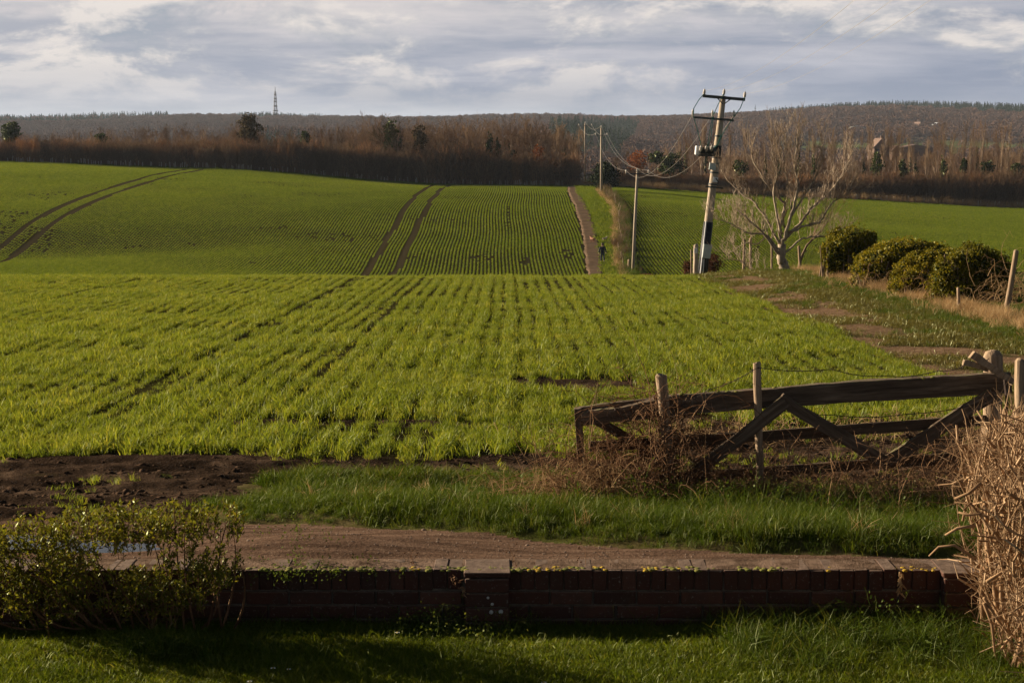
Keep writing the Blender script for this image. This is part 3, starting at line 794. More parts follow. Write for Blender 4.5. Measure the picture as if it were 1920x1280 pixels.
# verge between the track and the gate
n = 64000
x = RNG.uniform(-4.6, 5.2, n); y = RNG.uniform(9.3, 14.9, n)
te = track_edge(x)
ok = (y > te + 0.02 + RNG.random(n) ** 2 * 0.25) & (np.abs(x) < 0.36 * y + 0.2) & (mudmask(x, y) < RNG.uniform(0.2, 0.5, n)) & ((y < 14.05) | (x > 1.5)) & (x > -3.0 + (y - 10.5) * 0.16 + fbm(x, y, 1.6, 3, 12) * 1.1)
x, y = x[ok], y[ok]; g = fbm(x, y, 1.3, 4, 15)
edge = 1 - sstep(0.0, 0.5, y - track_edge(x))
sc = (0.22 + 1.1 * g) * RNG.uniform(0.4, 1.45, len(x)) * (1 - 0.45 * edge)
make('verge_grass', x, y, verge_protos, sc, 'dense green grass verge between the dirt track and the gate', 0.25)
n = 3200
x = RNG.uniform(0.0, 4.4, n); y = track_edge(x) + 0.35 + np.abs(RNG.normal(0, 1.1, n)); ok = (y < 14) & (fbm(x, y, 1.6, 3, 33) > 0.42)
make('long_verge_grass', x[ok], y[ok], long_protos, RNG.uniform(0.3, 0.62, ok.sum()), 'long lush grass growing up in front of the old gate', 0.3)
n = 260
x = RNG.uniform(-1.5, 4.4, n); y = track_edge(x) + RNG.uniform(0.2, 3.0, n)
make('dead_verge_grass', x, y, straw_protos, RNG.uniform(0.2, 0.5, n), 'a few dead straw coloured tufts among the verge grass', 0.4)
# scattered tufts on the mud
n = 2600
x = RNG.uniform(-5, 5, n); y = RNG.uniform(10.6, 22.5, n); ok = (mudmask(x, y) > 0.4) & (fbm(x, y, 1.5, 3, 5) > 0.52)
make('mud_tufts', x[ok], y[ok], crop_protos, RNG.uniform(0.4, 1.0, ok.sum()), 'stray green tufts growing on the bare mud', 0.25)

# grassy lane on the right of the near field
n = 60000
x = RNG.uniform(5.2, 11.5, n); y = RNG.uniform(16.5, 57, n)
bare = lanebare(x, y)
ok = (x < 0.36 * y + 0.3) & (RNG.random(n) > bare * 1.08) & (x > 5.45)
x, y, bare = x[ok], y[ok], bare[ok]
g = fbm(x, y, 0.8, 4, 25)
lush = (g > 0.60) | (x > 7.9 + RNG.normal(0, 0.3, len(x)))
make('lane_grass', x[~lush], y[~lush], worn_protos, RNG.uniform(0.7, 1.5, (~lush).sum()), 'worn brownish grass on the lane between crop and fence', 0.2)
lu = lush & (RNG.random(len(x)) < 0.8)
make('lane_green_grass', x[lu], y[lu], verge_protos, RNG.uniform(0.5, 1.05, lu.sum()), 'greener grass clumps along the lane by the bushes', 0.25)
# pale dead grass along the fence line
n = 4200
y = RNG.uniform(22, 53, n); x = 8.95 - 0.012 * (y - 33) + RNG.normal(0, 0.30, n) + np.abs(RNG.normal(0, 0.35, n))
ok = (x < 0.36 * y + 0.3) & (fbm(x, y, 0.7, 3, 51) > 0.40)
make('dead_grass', x[ok], y[ok], straw_protos, RNG.uniform(0.35, 0.85, ok.sum()), 'tall pale dead grass along the fence line and under the bushes', 0.3)
# path verge and the scrubby bank beside the far path
n = 9000
y = RNG.uniform(142, 284, n); x = RNG.uniform(0, 1, n); x = pathX(y) + 0.8 + x * (hedgeX(y) - pathX(y) - 0.3)
make('path_grass', x, y, far_protos, RNG.uniform(0.7, 1.6, n), 'green grass strip between the far path and the hedge bank', 0.2)
n = 1300
y = 142 + 108 * RNG.random(n) ** 0.8; x = hedgeX(y) + RNG.normal(-0.35, 0.22, n)
make('bank_dead_grass', x, y, straw_protos, RNG.uniform(0.9, 2.2, n), 'pale dead grass on the hedge bank beside the far path', 0.3)
n = 1500
y = RNG.uniform(143, 250, n); x = hedgeX(y) + RNG.normal(0.35, 0.35, n)
make('bank_green', x, y, long_protos, RNG.uniform(1.6, 3.4, n), 'dark green growth along the hedge bank beside the far path', 0.4)
n = 3500
x = RNG.uniform(-100, 100, n); y = RNG.uniform(284, 290, n); x = np.where(x < 10, x * 0.9, x)
ok = (np.abs(x) < 0.345 * y) & (x > 9)
make('wood_edge_grass', x[ok], y[ok], straw_protos, RNG.uniform(2.2, 4.5, ok.sum()), 'band of buff dead grass at the foot of the wood on the right', 0.3)

exec_after = []
M['g_clod'] = mat_noise('clod', (0.022, 0.014, 0.009), (0.095, 0.060, 0.039), 3.0, 0.95, 60, 0.9, 0.01, coords='Object', spec=0.0)
# ------------------------------------------------------------------ puddles on the track
def puddle(cx_, cy_, rx, ry, z, label):
    n = 40; vs = [(cx_, cy_, z)]
    for k in range(n):
        t = 2 * math.pi * k / n; q = 1 + 0.18 * math.sin(3 * t + cx_) + 0.1 * math.sin(7 * t)
        vs.append((cx_ + rx * q * math.cos(t), cy_ + ry * q * math.sin(t), z))
    o = mesh_obj('puddle', vs, [(0, 1 + k, 1 + (k + 1) % n) for k in range(n)], M['water'])
    return tag(o, label, 'puddle', 'puddles on the dirt track', 'structure')
M['water'] = material('water', lambda nt: (nt.n('ShaderNodeBsdfPrincipled', i={'Base Color': (0.03, 0.025, 0.02, 1), 'Roughness': 0.04, 'Specular IOR Level': 0.8,
    'Normal': nt.n('ShaderNodeBump', i={'Height': noise(nt, nt.n('ShaderNodeNewGeometry').outputs['Position'], 8, 3), 'Strength': 0.12, 'Distance': 0.01}).outputs[0]}).outputs[0], None))
puddle(-3.25, 10.68, 0.75, 0.20, Hs(-3.2, 10.68) + 0.035, 'larger puddle reflecting the sky at the left end of the track behind the shrub')
puddle(-2.42, 10.32, 0.30, 0.16, Hs(-2.42, 10.32) + 0.03, 'smaller puddle seen through the middle of the leafy shrub')

# ------------------------------------------------------------------ low brick wall
def brick_mat():
    def b(nt):
        t = nt.n('ShaderNodeTexCoord'); g = nt.n('ShaderNodeNewGeometry'); oi = nt.n('ShaderNodeObjectInfo')
        n1 = noise(nt, g.outputs['Position'], 9, 6, 0.65); n2 = noise(nt, g.outputs['Position'], 55, 5, 0.7)
        c = nt.ramp(oi.outputs['Random'], [(0.0, (0.045, 0.019, 0.013)), (0.5, (0.065, 0.026, 0.017)), (1.0, (0.090, 0.038, 0.024))])
        c = nt.mix(nt.math('MULTIPLY_ADD', n1, 3.0, -1.25, clamp=True), c, (0.045, 0.027, 0.02))
        c = nt.mix(nt.math('MULTIPLY_ADD', n2, 9.0, -5.3, clamp=True), c, (0.16, 0.145, 0.12))
        # weathered, lichen-grey upper face
        sp = nt.n('ShaderNodeSeparateXYZ', i={'Vector': g.outputs['True Normal']})
        n3 = noise(nt, g.outputs['Position'], 22, 6, 0.65)
        top = nt.ramp(n3, [(0.3, (0.08, 0.052, 0.035)), (0.55, (0.16, 0.11, 0.078)), (0.8, (0.26, 0.195, 0.14))])
        c = nt.mix(nt.math('MULTIPLY_ADD', sp.outputs[2], 4.0, -2.4, clamp=True), c, top)
        return bsdf(nt, c, 0.9, n2, 0.7, 0.006, 0.15), None
    return material('brick', b)
M['brick'] = brick_mat()
M['mortar'] = mat_noise('mortar', (0.075, 0.060, 0.045), (0.16, 0.13, 0.10), 20, 0.95, 60, 0.7)
M['dust'] = mat_noise('dust', (0.070, 0.046, 0.031), (0.20, 0.138, 0.098), 9, 0.95, 60, 1.0, 0.01, lo=0.35, hi=0.62, spec=0.0)
WY, WZ = 8.60, -2.265          # front face and top of the wall
wall = empty('brick_wall', (0, WY, -2.53))
tag(wall, 'low red brick garden wall with a mossy top between the lawn and the dirt track', 'wall')
def child(o, p):
    o.parent = p; o.matrix_parent_inverse = p.matrix_basis.inverted(); return o
WX0, WX1 = -3.4, 2.62
mb = MB(); mb.box(((WX0 + WX1) / 2, WY + 0.117, WZ - 0.2235), (WX1 - WX0 - 0.01, 0.205, 0.44)); child(mb.build('mortar', M['mortar']), wall)
mb = MB(); mb.box(((WX0 + WX1) / 2, WY + 0.128, WZ - 0.012), (WX1 - WX0 - 0.02, 0.215, 0.026)); child(mb.build('dusty_bedding', M['dust']), wall)
def brick_mesh(sx, sy, sz):
    mb = MB(); mb.box((0, 0, 0), (sx, sy, sz), jit=0.0016); o = mb.build('brick', M['brick']); bevel(o, 0.004, 1)
    COL.objects.unlink(o); return o
cop = [brick_mesh(0.070, 0.222, 0.104) for _ in range(6)]
st = [brick_mesh(0.215, 0.06, 0.065) for _ in range(6)]
def put_brick(proto_, loc, rz=0.0, parent=wall, sc=(1, 1, 1)):
    o = proto_.copy(); COL.objects.link(o); o.name = 'brick'; o.scale = sc
    o.parent = parent; o.location = Vector(loc) - Vector((0, WY, -2.53)); o.rotation_euler = (random.gauss(0, 0.006), random.gauss(0, 0.008), rz + random.gauss(0, 0.01))
    return o
x_ = WX0 + 0.03
while x_ < WX1 - 0.02:
    if not (-0.245 < x_ < -0.015):
        put_brick(random.choice(cop), (x_, WY + 0.111 + random.gauss(0, 0.0025), WZ - 0.052 + random.gauss(0, 0.002)))
    x_ += 0.075
for c in range(4):
    x_ = WX0 + (0.1075 if c % 2 == 0 else 0.0)
    while x_ < WX1 - 0.08:
        put_brick(random.choice(st), (x_, WY + 0.030 + random.gauss(0, 0.0025), WZ - 0.104 - 0.010 - 0.0325 - c * 0.075), rz=0)
        x_ += 0.225
# pier that stands proud in the middle, and one at the left end behind the shrub
for pcx in (-0.128, -2.62, 2.33):
    mb = MB(); mb.box((pcx, WY - 0.03, WZ - 0.28), (0.20, 0.055, 0.50)); child(mb.build('mortar', M['mortar']), wall)
    for c in range(5):
        put_brick(st[c % 6], (pcx, WY - 0.046, WZ - 0.062 - c * 0.077), sc=(1.04, 1.0, 1.06))
    cp = MB(); cp.box((pcx, WY + 0.072, WZ - 0.009), (0.238, 0.285, 0.026), jit=0.003); c_ = child(bevel(cp.build('cap_tile', M['brick']), 0.005), wall)
# lichen spots
for (px, py, r) in ((921, 1147, 0.011), (939, 1146, 0.012), (915, 1120, 0.007), (923, 1132, 0.008), (10, 1140, 0.009)):
    p = P(px, py, WY - 0.0785); mb = MB()
    mb.lathe([(r, 0), (r * 0.9, 0.002), (r * 0.3, 0.0035)], p, 12, Vector((0, -1, 0))); child(mb.build('lichen_spot', M['lichen']), wall)
# moss cushions along the top
def moss(px0, px1, n, mat, lo=0.010, hi=0.028):
    mb = MB()
    for k in range(n):
        px = random.uniform(px0, px1); yy = WY + random.uniform(0.0, 0.07); p = P(px, 1080, yy); p.z = WZ - 0.002
        r = random.uniform(lo, hi)
        mb.lathe([(r, -0.004), (r * 0.9, r * 0.18), (r * 0.55, r * 0.36), (r * 0.12, r * 0.42)], p, 9)
    o = mb.build('moss', mat, smooth=True); child(o, wall); o['kind'] = 'stuff'; return o
for a in ((985, 1035, 9), (1030, 1060, 5), (1105, 1132, 6), (1212, 1235, 7), (1268, 1275, 2), (1680, 1690, 3), (1702, 1735, 10), (1760, 1772, 5), (1800, 1808, 3), (1550, 1560, 2), (760, 775, 4)):
    moss(a[0] - 12, a[1] + 14, int(a[2] * 1.8), M['moss_yellow'], 0.004, 0.017)
for a in ((600, 760, 16), (820, 940, 26), (930, 985, 12), (1060, 1100, 6), (1235, 1320, 10), (1400, 1450, 8), (480, 600, 14)):
    moss(a[0] - 20, a[1] + 25, a[2] * 3, M['moss_green'], 0.005, 0.020)

# ------------------------------------------------------------------ the old field gate
GD = 12.6
def plank(name, a, b, wd, th, mat, parent, taper=1.0, curve=0.0, seg=10, rough=0.004, label=None, edge=None):
    """a board from a to b (world points), wd = height of the face, th = thickness in depth; uneven, weathered outline"""
    a = Vector(a); b = Vector(b); d = b - a; L = d.length; dn = d.normalized()
    fwd = Vector((0, 1, 0)); up = dn.cross(fwd).normalized() * -1
    if up.z < 0 and abs(up.z) > 1e-6: up = -up
    fw = dn.cross(up).normalized()
    vs, fs = [], []
    prof = [(-0.5, -0.5), (-0.5, 0.42), (-0.42, 0.5), (0.42, 0.5), (0.5, 0.42), (0.5, -0.5)]
    rnd = random.Random(int(a.x * 1000) + int(L * 100))
    w0 = rnd.uniform(0, 6)
    for k in range(seg + 1):
        t = k / seg
        c = Vector((t * L, 0, 0))
        s_ = 1 + (taper - 1) * t
        bow = curve * math.sin(math.pi * t)
        for (fy, fz) in prof:
            j = rnd.uniform(-rough, rough); j2 = rnd.uniform(-rough, rough)
            wz = wd * s_ * (1 + 0.05 * math.sin(t * 9 + w0) * (fz > 0))
            vs.append((c.x + (j * 2 if 0 < k < seg else j), fy * th + j2, fz * wz + bow + j))
    m = len(prof)
    for k in range(seg):
        for j in range(m):
            j2 = (j + 1) % m
            fs.append((k * m + j, k * m + j2, (k + 1) * m + j2, (k + 1) * m + j))
    fs.append(tuple(range(m))); fs.append(tuple(seg * m + j for j in range(m))[::-1])
    o = mesh_obj(name, vs, fs, mat)
    Mx = Matrix((dn, fw, up)).transposed().to_4x4(); Mx.translation = a
    if parent is not None:
        o.parent = parent; o.matrix_parent_inverse = parent.matrix_basis.inverted()
    o.matrix_basis = Mx
    bevel(o, 0.004, 1)
    if label: o['label'] = label
    return o
gate = empty('field_gate', on(1480, 950, GD))
tag(gate, 'old weathered wooden field gate with a thick mossy top rail, overgrown by dead brambles', 'gate')
def gp(px, py, dd=0.0): return P(px, py, GD + dd)
s_px = GD / F                       # metres per photo pixel at the gate
plank('top_rail', gp(1225, 761), gp(1893, 716), 36 * s_px, 0.085, M['gate_wood'], gate, 1.12, 0.008, 26, 0.005, 'thick mossy top rail')
plank('top_rail', gp(1092, 783, -0.01), gp(1262, 757, -0.012), 24 * s_px, 0.09, M['gate_wood'], gate, 1.45, -0.012, 14, 0.006, 'split front half of the top rail at its left end')
plank('top_rail', gp(1085, 768, 0.05), gp(1250, 750, 0.045), 11 * s_px, 0.05, M['gate_wood'], gate, 1.2, 0.006, 10, 0.004, 'thin back half of the split top rail')
plank('end_stile', gp(1092, 900, 0.0), gp(1083, 765, 0.0), 13 * s_px, 0.07, M['gate_wood'], gate, 1.0, 0, 8)
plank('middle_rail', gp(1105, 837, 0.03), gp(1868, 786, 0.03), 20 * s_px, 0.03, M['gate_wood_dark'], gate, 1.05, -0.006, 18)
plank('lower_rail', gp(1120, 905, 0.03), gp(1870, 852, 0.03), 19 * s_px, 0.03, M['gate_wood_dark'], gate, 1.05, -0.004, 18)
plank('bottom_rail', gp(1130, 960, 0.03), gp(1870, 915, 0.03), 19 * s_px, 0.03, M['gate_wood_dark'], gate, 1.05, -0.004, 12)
plank('brace', gp(1280, 905, -0.14), gp(1474, 752, -0.14), 22 * s_px, 0.028, M['gate_wood'], gate, 1.15, 0, 12, 0.003, 'diagonal brace rising to the right')
plank('brace', gp(1462, 748, -0.10), gp(1668, 872, -0.08), 23 * s_px, 0.028, M['gate_wood'], gate, 1.1, 0, 12, 0.003, 'diagonal brace falling to the right')
plank('brace', gp(1652, 872, -0.03), gp(1862, 738, -0.06), 24 * s_px, 0.03, M['gate_wood'], gate, 1.1, 0, 12, 0.003, 'diagonal brace running up to the gate post')
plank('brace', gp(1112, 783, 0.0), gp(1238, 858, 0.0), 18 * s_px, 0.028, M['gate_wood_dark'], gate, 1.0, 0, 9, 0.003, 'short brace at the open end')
for (px, py, dd) in ((1155, 768, -0.062), (1474, 758, -0.098), (1474, 746, -0.098), (1650, 858, -0.085)):
    mb = MB(); mb.lathe([(0.013, -0.01), (0.013, 0.006), (0.007, 0.012)], gp(px, py, dd), 10, Vector((0, -1, 0))); child(mb.build('bolt', M['barb']), gate)
# moss lumps on the rail
mb = MB()
for k in range(60):
    t = random.random(); px = 1250 + t * 500 if random.random() < 0.5 else random.uniform(1640, 1770)
    p = P(px, 761 - 16 - (px - 1225) * 45 / 668.0 + random.uniform(-3, 0), GD + random.uniform(-0.03, 0.03)); p.z = gp(0, 0).z * 0 + p.z
    r = random.uniform(0.008, 0.022)
    mb.lathe([(r, -0.006), (r, r * .1), (r * 0.7, r * 0.35), (r * 0.15, r * 0.45)], p, 7)
child(mb.build('moss', M['moss_green'], smooth=True), gate)['kind'] = 'stuff'

def round_post(name, foot, head, r0, r1, mat, label, cat='post', group=None, dome=0.3, n=12, extra=0.5, lumpy=0.07):
    root = empty(name, foot)
    foot = Vector(foot); head = Vector(head); d = (head - foot); L = d.length; dn = d.normalized()
    mb = MB(); pts = []; rad = []
    for k in range(9):
        t = k / 8; pts.append(dn * (L * t) + Vector((random.uniform(-1, 1), random.uniform(-1, 1), 0)) * r0 * 0.08); rad.append(r0 + (r1 - r0) * t)
    pts.insert(0, -dn * extra); rad.insert(0, r0)
    if dome: pts.append(dn * (L + r1 * dome)); rad.append(r1 * 0.72); pts.append(dn * (L + r1 * dome * 1.35)); rad.append(r1 * 0.3)
    mb.tube(pts, rad, n, True, 1.0, lumpy)
    o = mb.build('shaft', mat, root, smooth=True)
    m = o.modifiers.new('edges', 'EDGE_SPLIT'); m.split_angle = R(50)
    tag(root, label, cat, group)
    return root
g_ = Vector
f = gp(1866, 930); f.z = Hs(f.x, GD)
gpost = round_post('gate_post', (gp(1866, 900).x, GD + 0.06, f.z), gp(1861, 668, 0.06), 0.078, 0.072, M['post_wood'], 'stout round topped wooden post at the right end of the old gate', 'post', None, 0.5, 14)
post_a = round_post('fence_post', (gp(1259, 900).x, GD - 0.12, Hs(1.17, GD)), gp(1240, 704, -0.12), 0.046, 0.041, M['post_wood'], 'thick leaning fence post standing left of the middle of the gate', 'post', 'posts tied along the gate', 0.1)
post_b = round_post('fence_post', (gp(1424, 900).x, GD - 0.12, Hs(1.8, GD)), gp(1419, 680, -0.12), 0.028, 0.029, M['post_wood'], 'slim fence post standing before the middle of the gate', 'post', 'posts tied along the gate', 0.1)
post_c = round_post('fence_post', (P(1912, 900, 12.0).x, 12.0, Hs(3.6, 12)), P(1914, 676, 12.0), 0.042, 0.038, M['post_wood'], 'split grey fence post at the right edge behind the cut hedge', 'post', None, 0.1)
# cleft rail tied across the gate post, and a short broken stub
r1 = plank('split_rail', P(1822, 664, 12.42), P(1899, 716, 12.42), 14 * s_px, 0.035, M['post_wood'], None, 0.8, 0, 8)
tag(r1, 'pale split rail slung across the top of the big gate post', 'rail')
r2 = plank('broken_stub', P(1806, 679, 12.40), P(1852, 690, 12.46), 10 * s_px, 0.03, M['post_wood'], None, 1.3, 0, 6)
tag(r2, 'short broken stub of wood left of the big gate post', 'stick')
mb = MB(); mb.tube([P(1884, 712, 12.4), P(1888, 745, 12.4), P(1887, 790, 12.42), P(1889, 850, 12.45)], 0.013, 7)
tag(mb.build('hanging_rope', M['barb']), 'dark rope hanging beside the right gate post', 'rope')

def barbed(pts, label, cat='wire'):
    mb = MB(); P_ = []
    for k in range(len(pts) - 1):
        a, b = Vector(pts[k]), Vector(pts[k + 1])
        for j in range(10): P_.append(a.lerp(b, j / 10) + Vector((0, 0, -0.02 * math.sin(math.pi * j / 10))))
    P_.append(Vector(pts[-1]))
    mb.tube(P_, 0.0032, 5)
    L = 0; last = 0
    for k in range(1, len(P_)):
        L += (P_[k] - P_[k - 1]).length
        if L - last > 0.11:
            last = L; c = P_[k]
            for _ in range(2):
                dv = Vector((random.uniform(-0.4, 0.4), random.uniform(-1, 1), random.uniform(-1, 1))).normalized() * 0.014
                mb.tube([c - dv, c + dv], 0.0022, 3)
    return tag(mb.build('barbed_wire', M['barb']), label, cat)
barbed([P(1243, 770, 12.44), P(1330, 730, 12.44), P(1420, 689, 12.44), P(1560, 692, 12.44), P(1660, 705, 12.44), P(1760, 695, 12.44), P(1815, 682, 12.42), P(1855, 672, 12.42)], 'upper strand of barbed wire sagging above the gate from post to post')
barbed([P(1425, 760, 12.5), P(1560, 778, 12.5), P(1700, 776, 12.5), P(1850, 752, 12.5)], 'lower strand of barbed wire sagging below the top rail')

# ------------------------------------------------------------------ brambles and dead stalks round the gate
def tangle(name, seeds, mat, label, cat, nst, length, rad, arch=1.0, leaf=0, leafmat=None, subs=3, lsz=0.024):
    A, B, ra, rb, LC = [], [], [], [], []
    rng = np.random.default_rng(len(name) + nst)
    for k in range(nst):
        sx, sy, sr, zlo, zhi = seeds[rng.integers(len(seeds))]
        x0 = sx + rng.normal(0, sr); y0 = sy + rng.normal(0, 0.18)
        z0 = Hs(x0, y0) + rng.uniform(zlo, zhi)
        az = rng.uniform(0, 2 * np.pi); el = rng.uniform(0.1, 1.3); L = length * rng.uniform(0.4, 1.2); r = rad * rng.uniform(0.5, 1.3)
        p = np.array([x0, y0, z0]); d = np.array([np.cos(az) * np.cos(el), np.sin(az) * np.cos(el) * 0.5, np.sin(el)])
        n = 7
        for j in range(n):
            q = p + d * L / n
            if q[2] < Hs(q[0], q[1]) + 0.005: q[2] = Hs(q[0], q[1]) + 0.01; d[2] = abs(d[2]) * 0.3
            A.append(p); B.append(q); t = j / n; ra.append(r * (1 - 0.6 * t)); rb.append(r * (1 - 0.6 * (t + 1 / n)))
            if j > 1 and rng.random() < 0.22 * subs:
                dd = rand_dirs(1, rng)[0]; l = L * rng.uniform(0.08, 0.25)
                A.append(q); B.append(q + dd * l); ra.append(r * 0.5); rb.append(r * 0.2)
            if leaf and rng.random() < leaf: LC.append(q + rng.normal(0, 0.02, 3))
            p = q; d = d + rng.normal(0, 0.22, 3) + np.array([0, 0, -0.28 * arch]); d /= np.linalg.norm(d)
    V, Fc = segs_mesh(A, B, ra, rb, 3)
    root = empty(name, (seeds[0][0], seeds[0][1], Hs(seeds[0][0], seeds[0][1])))
    tag(root, label, cat)
    o = mesh_obj('stems', V, Fc, mat); child(o, root); o['kind'] = 'stuff'
    if LC:
        V, Fc = leaves(np.array(LC), lsz, rng, 0.7); o = mesh_obj('leaves', V, Fc, leafmat); child(o, root); o['kind'] = 'stuff'
    return root
gx = lambda px: (px - 960) / F * GD
tangle('bramble', [(gx(1150), 12.45, 0.22, 0, 0.25), (gx(1215), 12.5, 0.15, 0.0, 0.5), (gx(1245), 12.5, 0.09, 0.3, 0.75), (gx(1100), 12.3, 0.22, 0, 0.12), (gx(1200), 12.15, 0.3, 0, 0.15)], M['bramble'],
       'tangled heap of dead brambles climbing the left post of the gate', 'bramble', 950, 0.75, 0.0036, 1.1, 0.12, M['bramble'])
tangle('dead_bracken', [(gx(1060), 12.2, 0.22, 0, 0.08), (gx(1130), 12.15, 0.2, 0, 0.12)], M['straw'],
       'pale dry stalks lying at the foot of the left gate end', 'dead plant', 700, 0.5, 0.0028, 1.0)
tangle('bramble_row', [(gx(1400), 12.5, 0.3, 0, 0.25), (gx(1600), 12.5, 0.3, 0, 0.22), (gx(1760), 12.5, 0.28, 0, 0.35), (gx(1850), 12.4, 0.15, 0.1, 0.5), (gx(1430), 12.3, 0.22, 0, 0.18), (gx(1500), 12.2, 0.5, 0, 0.12), (gx(1720), 12.1, 0.35, 0, 0.15)], M['bramble'],
       'dead brambles woven through the bars of the right half of the gate', 'bramble', 1150, 0.55, 0.0028, 1.0, 0.10, M['bramble'])
tangle('cut_stalks', [(gx(1650), 11.9, 0.4, 0, 0.1), (gx(1800), 11.7, 0.3, 0, 0.15)], M['bramble'],
       'loose dry stalks lying over the grass between gate and cut hedge', 'dead plant', 330, 0.75, 0.0034, 0.8)
tangle('field_stubble', [(3.0, 16.5, 1.1, 0, 0.1), (1.9, 16.2, 0.8, 0, 0.1), (4.0, 17, 0.8, 0, 0.1)], M['straw'],
       'low dry stubble on the bare earth behind the gate', 'dead plant', 420, 0.30, 0.003, 1.0)
tangle('goosegrass', [(gx(1180), 11.9, 0.35, 0, 0.1), (gx(1300), 11.8, 0.4, 0, 0.12), (gx(1500), 11.6, 0.5, 0, 0.08)], M['weed_leaf'],
       'leafy green weeds growing before the dead brambles', 'weed', 330, 0.35, 0.002, 0.8, 0.85, M['weed_leaf'])

n = 900
x = RNG.uniform(1.2, 4.2, n); y = RNG.uniform(11.3, 12.45, n)
make('rank_grass', x, y, long_protos, RNG.uniform(0.5, 1.0, n), 'rank dark grass growing up through the lower bars of the gate', 0.3)
# ------------------------------------------------------------------ flailed hedge at the right edge
hroot = empty('cut_hedge', (2.45, 8.0, Hs(2.45, 8.0)))
tag(hroot, 'flailed bare hedge of pale broken twigs at the right edge beside the wall', 'hedge')
rng = np.random.default_rng(5)
A, B, ra, rb = [], [], [], []
HD = 7.92
hz0 = -2.5
def hedge_left(z):     # left outline of the hedge by height (metres)
    return np.interp(z, [-2.6, -2.3, -2.05, -1.9, -1.70, -1.5, -1.38, -1.2], [2.26, 2.20, 2.16, 2.13, 2.09, 2.16, 2.30, 2.6]) + 0.09
for k in range(1700):
    z = rng.uniform(-2.62, -1.42); xl = hedge_left(z); x0 = xl + abs(rng.normal(0, 0.22)) + rng.uniform(0.0, 0.12) if rng.random() < 0.7 else rng.uniform(xl + 0.1, 3.3)
    y0 = HD + rng.uniform(-0.45, 0.5)
    thick = rng.random() < 0.25
    L = rng.uniform(0.25, 0.85) if thick else rng.uniform(0.10, 0.45); r = rng.uniform(0.0032, 0.0085) if thick else rng.uniform(0.0012, 0.0028)
    d = np.array([rng.normal(-0.05, 0.42), rng.normal(-0.15, 0.45), rng.normal(0.85, 0.5)]); d /= np.linalg.norm(d)
    p = np.array([x0, y0, z]); n = 8
    for j in range(n):
        q = p + d * L / n
        if q[0] < hedge_left(q[2]) - 0.05 or q[2] > -1.33: break
        A.append(p); B.append(q); ra.append(r * (1 - 0.35 * j / n)); rb.append(r * (1 - 0.35 * (j + 1) / n))
        if rng.random() < 0.5:
            dd = d + rng.normal(0, 0.8, 3); dd /= np.linalg.norm(dd); l = rng.uniform(0.03, 0.16)
            A.append(q); B.append(q + dd * l); ra.append(r * 0.45); rb.append(r * 0.30)
        p = q; d = d + rng.normal(0, 0.20, 3); d /= np.linalg.norm(d)
V, Fc = segs_mesh(A, B, ra, rb, 5); o = mesh_obj('twigs', V, Fc, M['cut_twig']); child(o, hroot); o['kind'] = 'stuff'
for k in range(34):       # main stems, old and thick
    x0 = rng.uniform(2.3, 3.2); y0 = HD + rng.uniform(-0.3, 0.35); mb = MB(); z0 = Hs(x0, y0) - 0.05
    pts = [Vector((x0, y0, z0))]; d = Vector((rng.normal(0.0, 0.15), rng.normal(0, 0.2), 1)).normalized()
    for j in range(7): pts.append(pts[-1] + d * rng.uniform(0.10, 0.145)); d = (d * 1.6 + Vector((0, 0, 0.3)) + Vector(rng.normal(0, 0.18, 3))).normalized()
    r0 = rng.uniform(0.010, 0.02); mb.tube(pts, [r0 * (1 - 0.07 * j) for j in range(8)], 7, wob=0.08); child(mb.build('stem', M['cut_twig'], smooth=True), hroot)
DL = []
for k in range(520):
    z = rng.uniform(-2.5, -1.45); DL.append((hedge_left(z) + abs(rng.normal(0, 0.35)), HD + rng.uniform(-0.5, 0.2), z))
V, Fc = leaves(np.array(DL), 0.026, rng, 0.6); o = mesh_obj('dead_leaves', V, Fc, M['bramble']); child(o, hroot); o['kind'] = 'stuff'
# hooked branches reaching out to the left over the wall
for pl in ([(1830, 985), (1795, 990), (1772, 1003)], [(1830, 1048), (1790, 1022), (1760, 1025), (1742, 1042)], [(1860, 975), (1840, 962), (1815, 965), (1797, 960)], [(1840, 905), (1815, 925), (1790, 935)],
           [(1850, 1090), (1880, 1072), (1912, 1060)], [(1845, 1120), (1870, 1160), (1890, 1185), (1915, 1200)], [(1845, 1130), (1860, 1170), (1865, 1220), (1880, 1270)]):
    mb = MB(); pts = [P(a, b, 7.75 + 0.02 * k) for k, (a, b) in enumerate(pl)]; mb.tube(pts, [0.0085 - 0.0013 * k for k in range(len(pts))], 7, wob=0.18); child(mb.build('stem', M['cut_twig'], smooth=True), hroot)

# ------------------------------------------------------------------ leafy shrub at the left, leaning over the wall
sroot = empty('leafy_shrub', (-2.0, 8.35, Hs(-2, 8.35)))
tag(sroot, 'leafy yellow green shrub leaning over the left part of the wall', 'shrub')
rng = np.random.default_rng(11)
def shrub_pt(n):
    out = []
    lobes = [(60, 1040, 95, 75), (150, 1010, 90, 60), (235, 985, 75, 48), (330, 975, 70, 38), (410, 968, 55, 30), (200, 1095, 110, 50), (330, 1075, 90, 50), (415, 1055, 45, 40), (80, 1120, 80, 45), (290, 1120, 90, 35), (-40, 1060, 80, 90)]
    wts = np.array([l[2] * l[3] for l in lobes], float); wts /= wts.sum()
    for k in range(n):
        px, py, rx, ry = lobes[rng.choice(len(lobes), p=wts)]
        t = rng.uniform(0, 2 * np.pi); q = rng.random() ** 0.42
        a = px + rx * q * math.cos(t); b = py + ry * q * math.sin(t)
        # the gap through which the puddle shows
        if 178 < a < 300 and 1012 < b < 1058: continue
        if 380 < a and 990 < b < 1020 and rng.random() < 0.7: continue
        out.append(P(a, b, 8.35 + rng.normal(0, 0.17)))
    return out
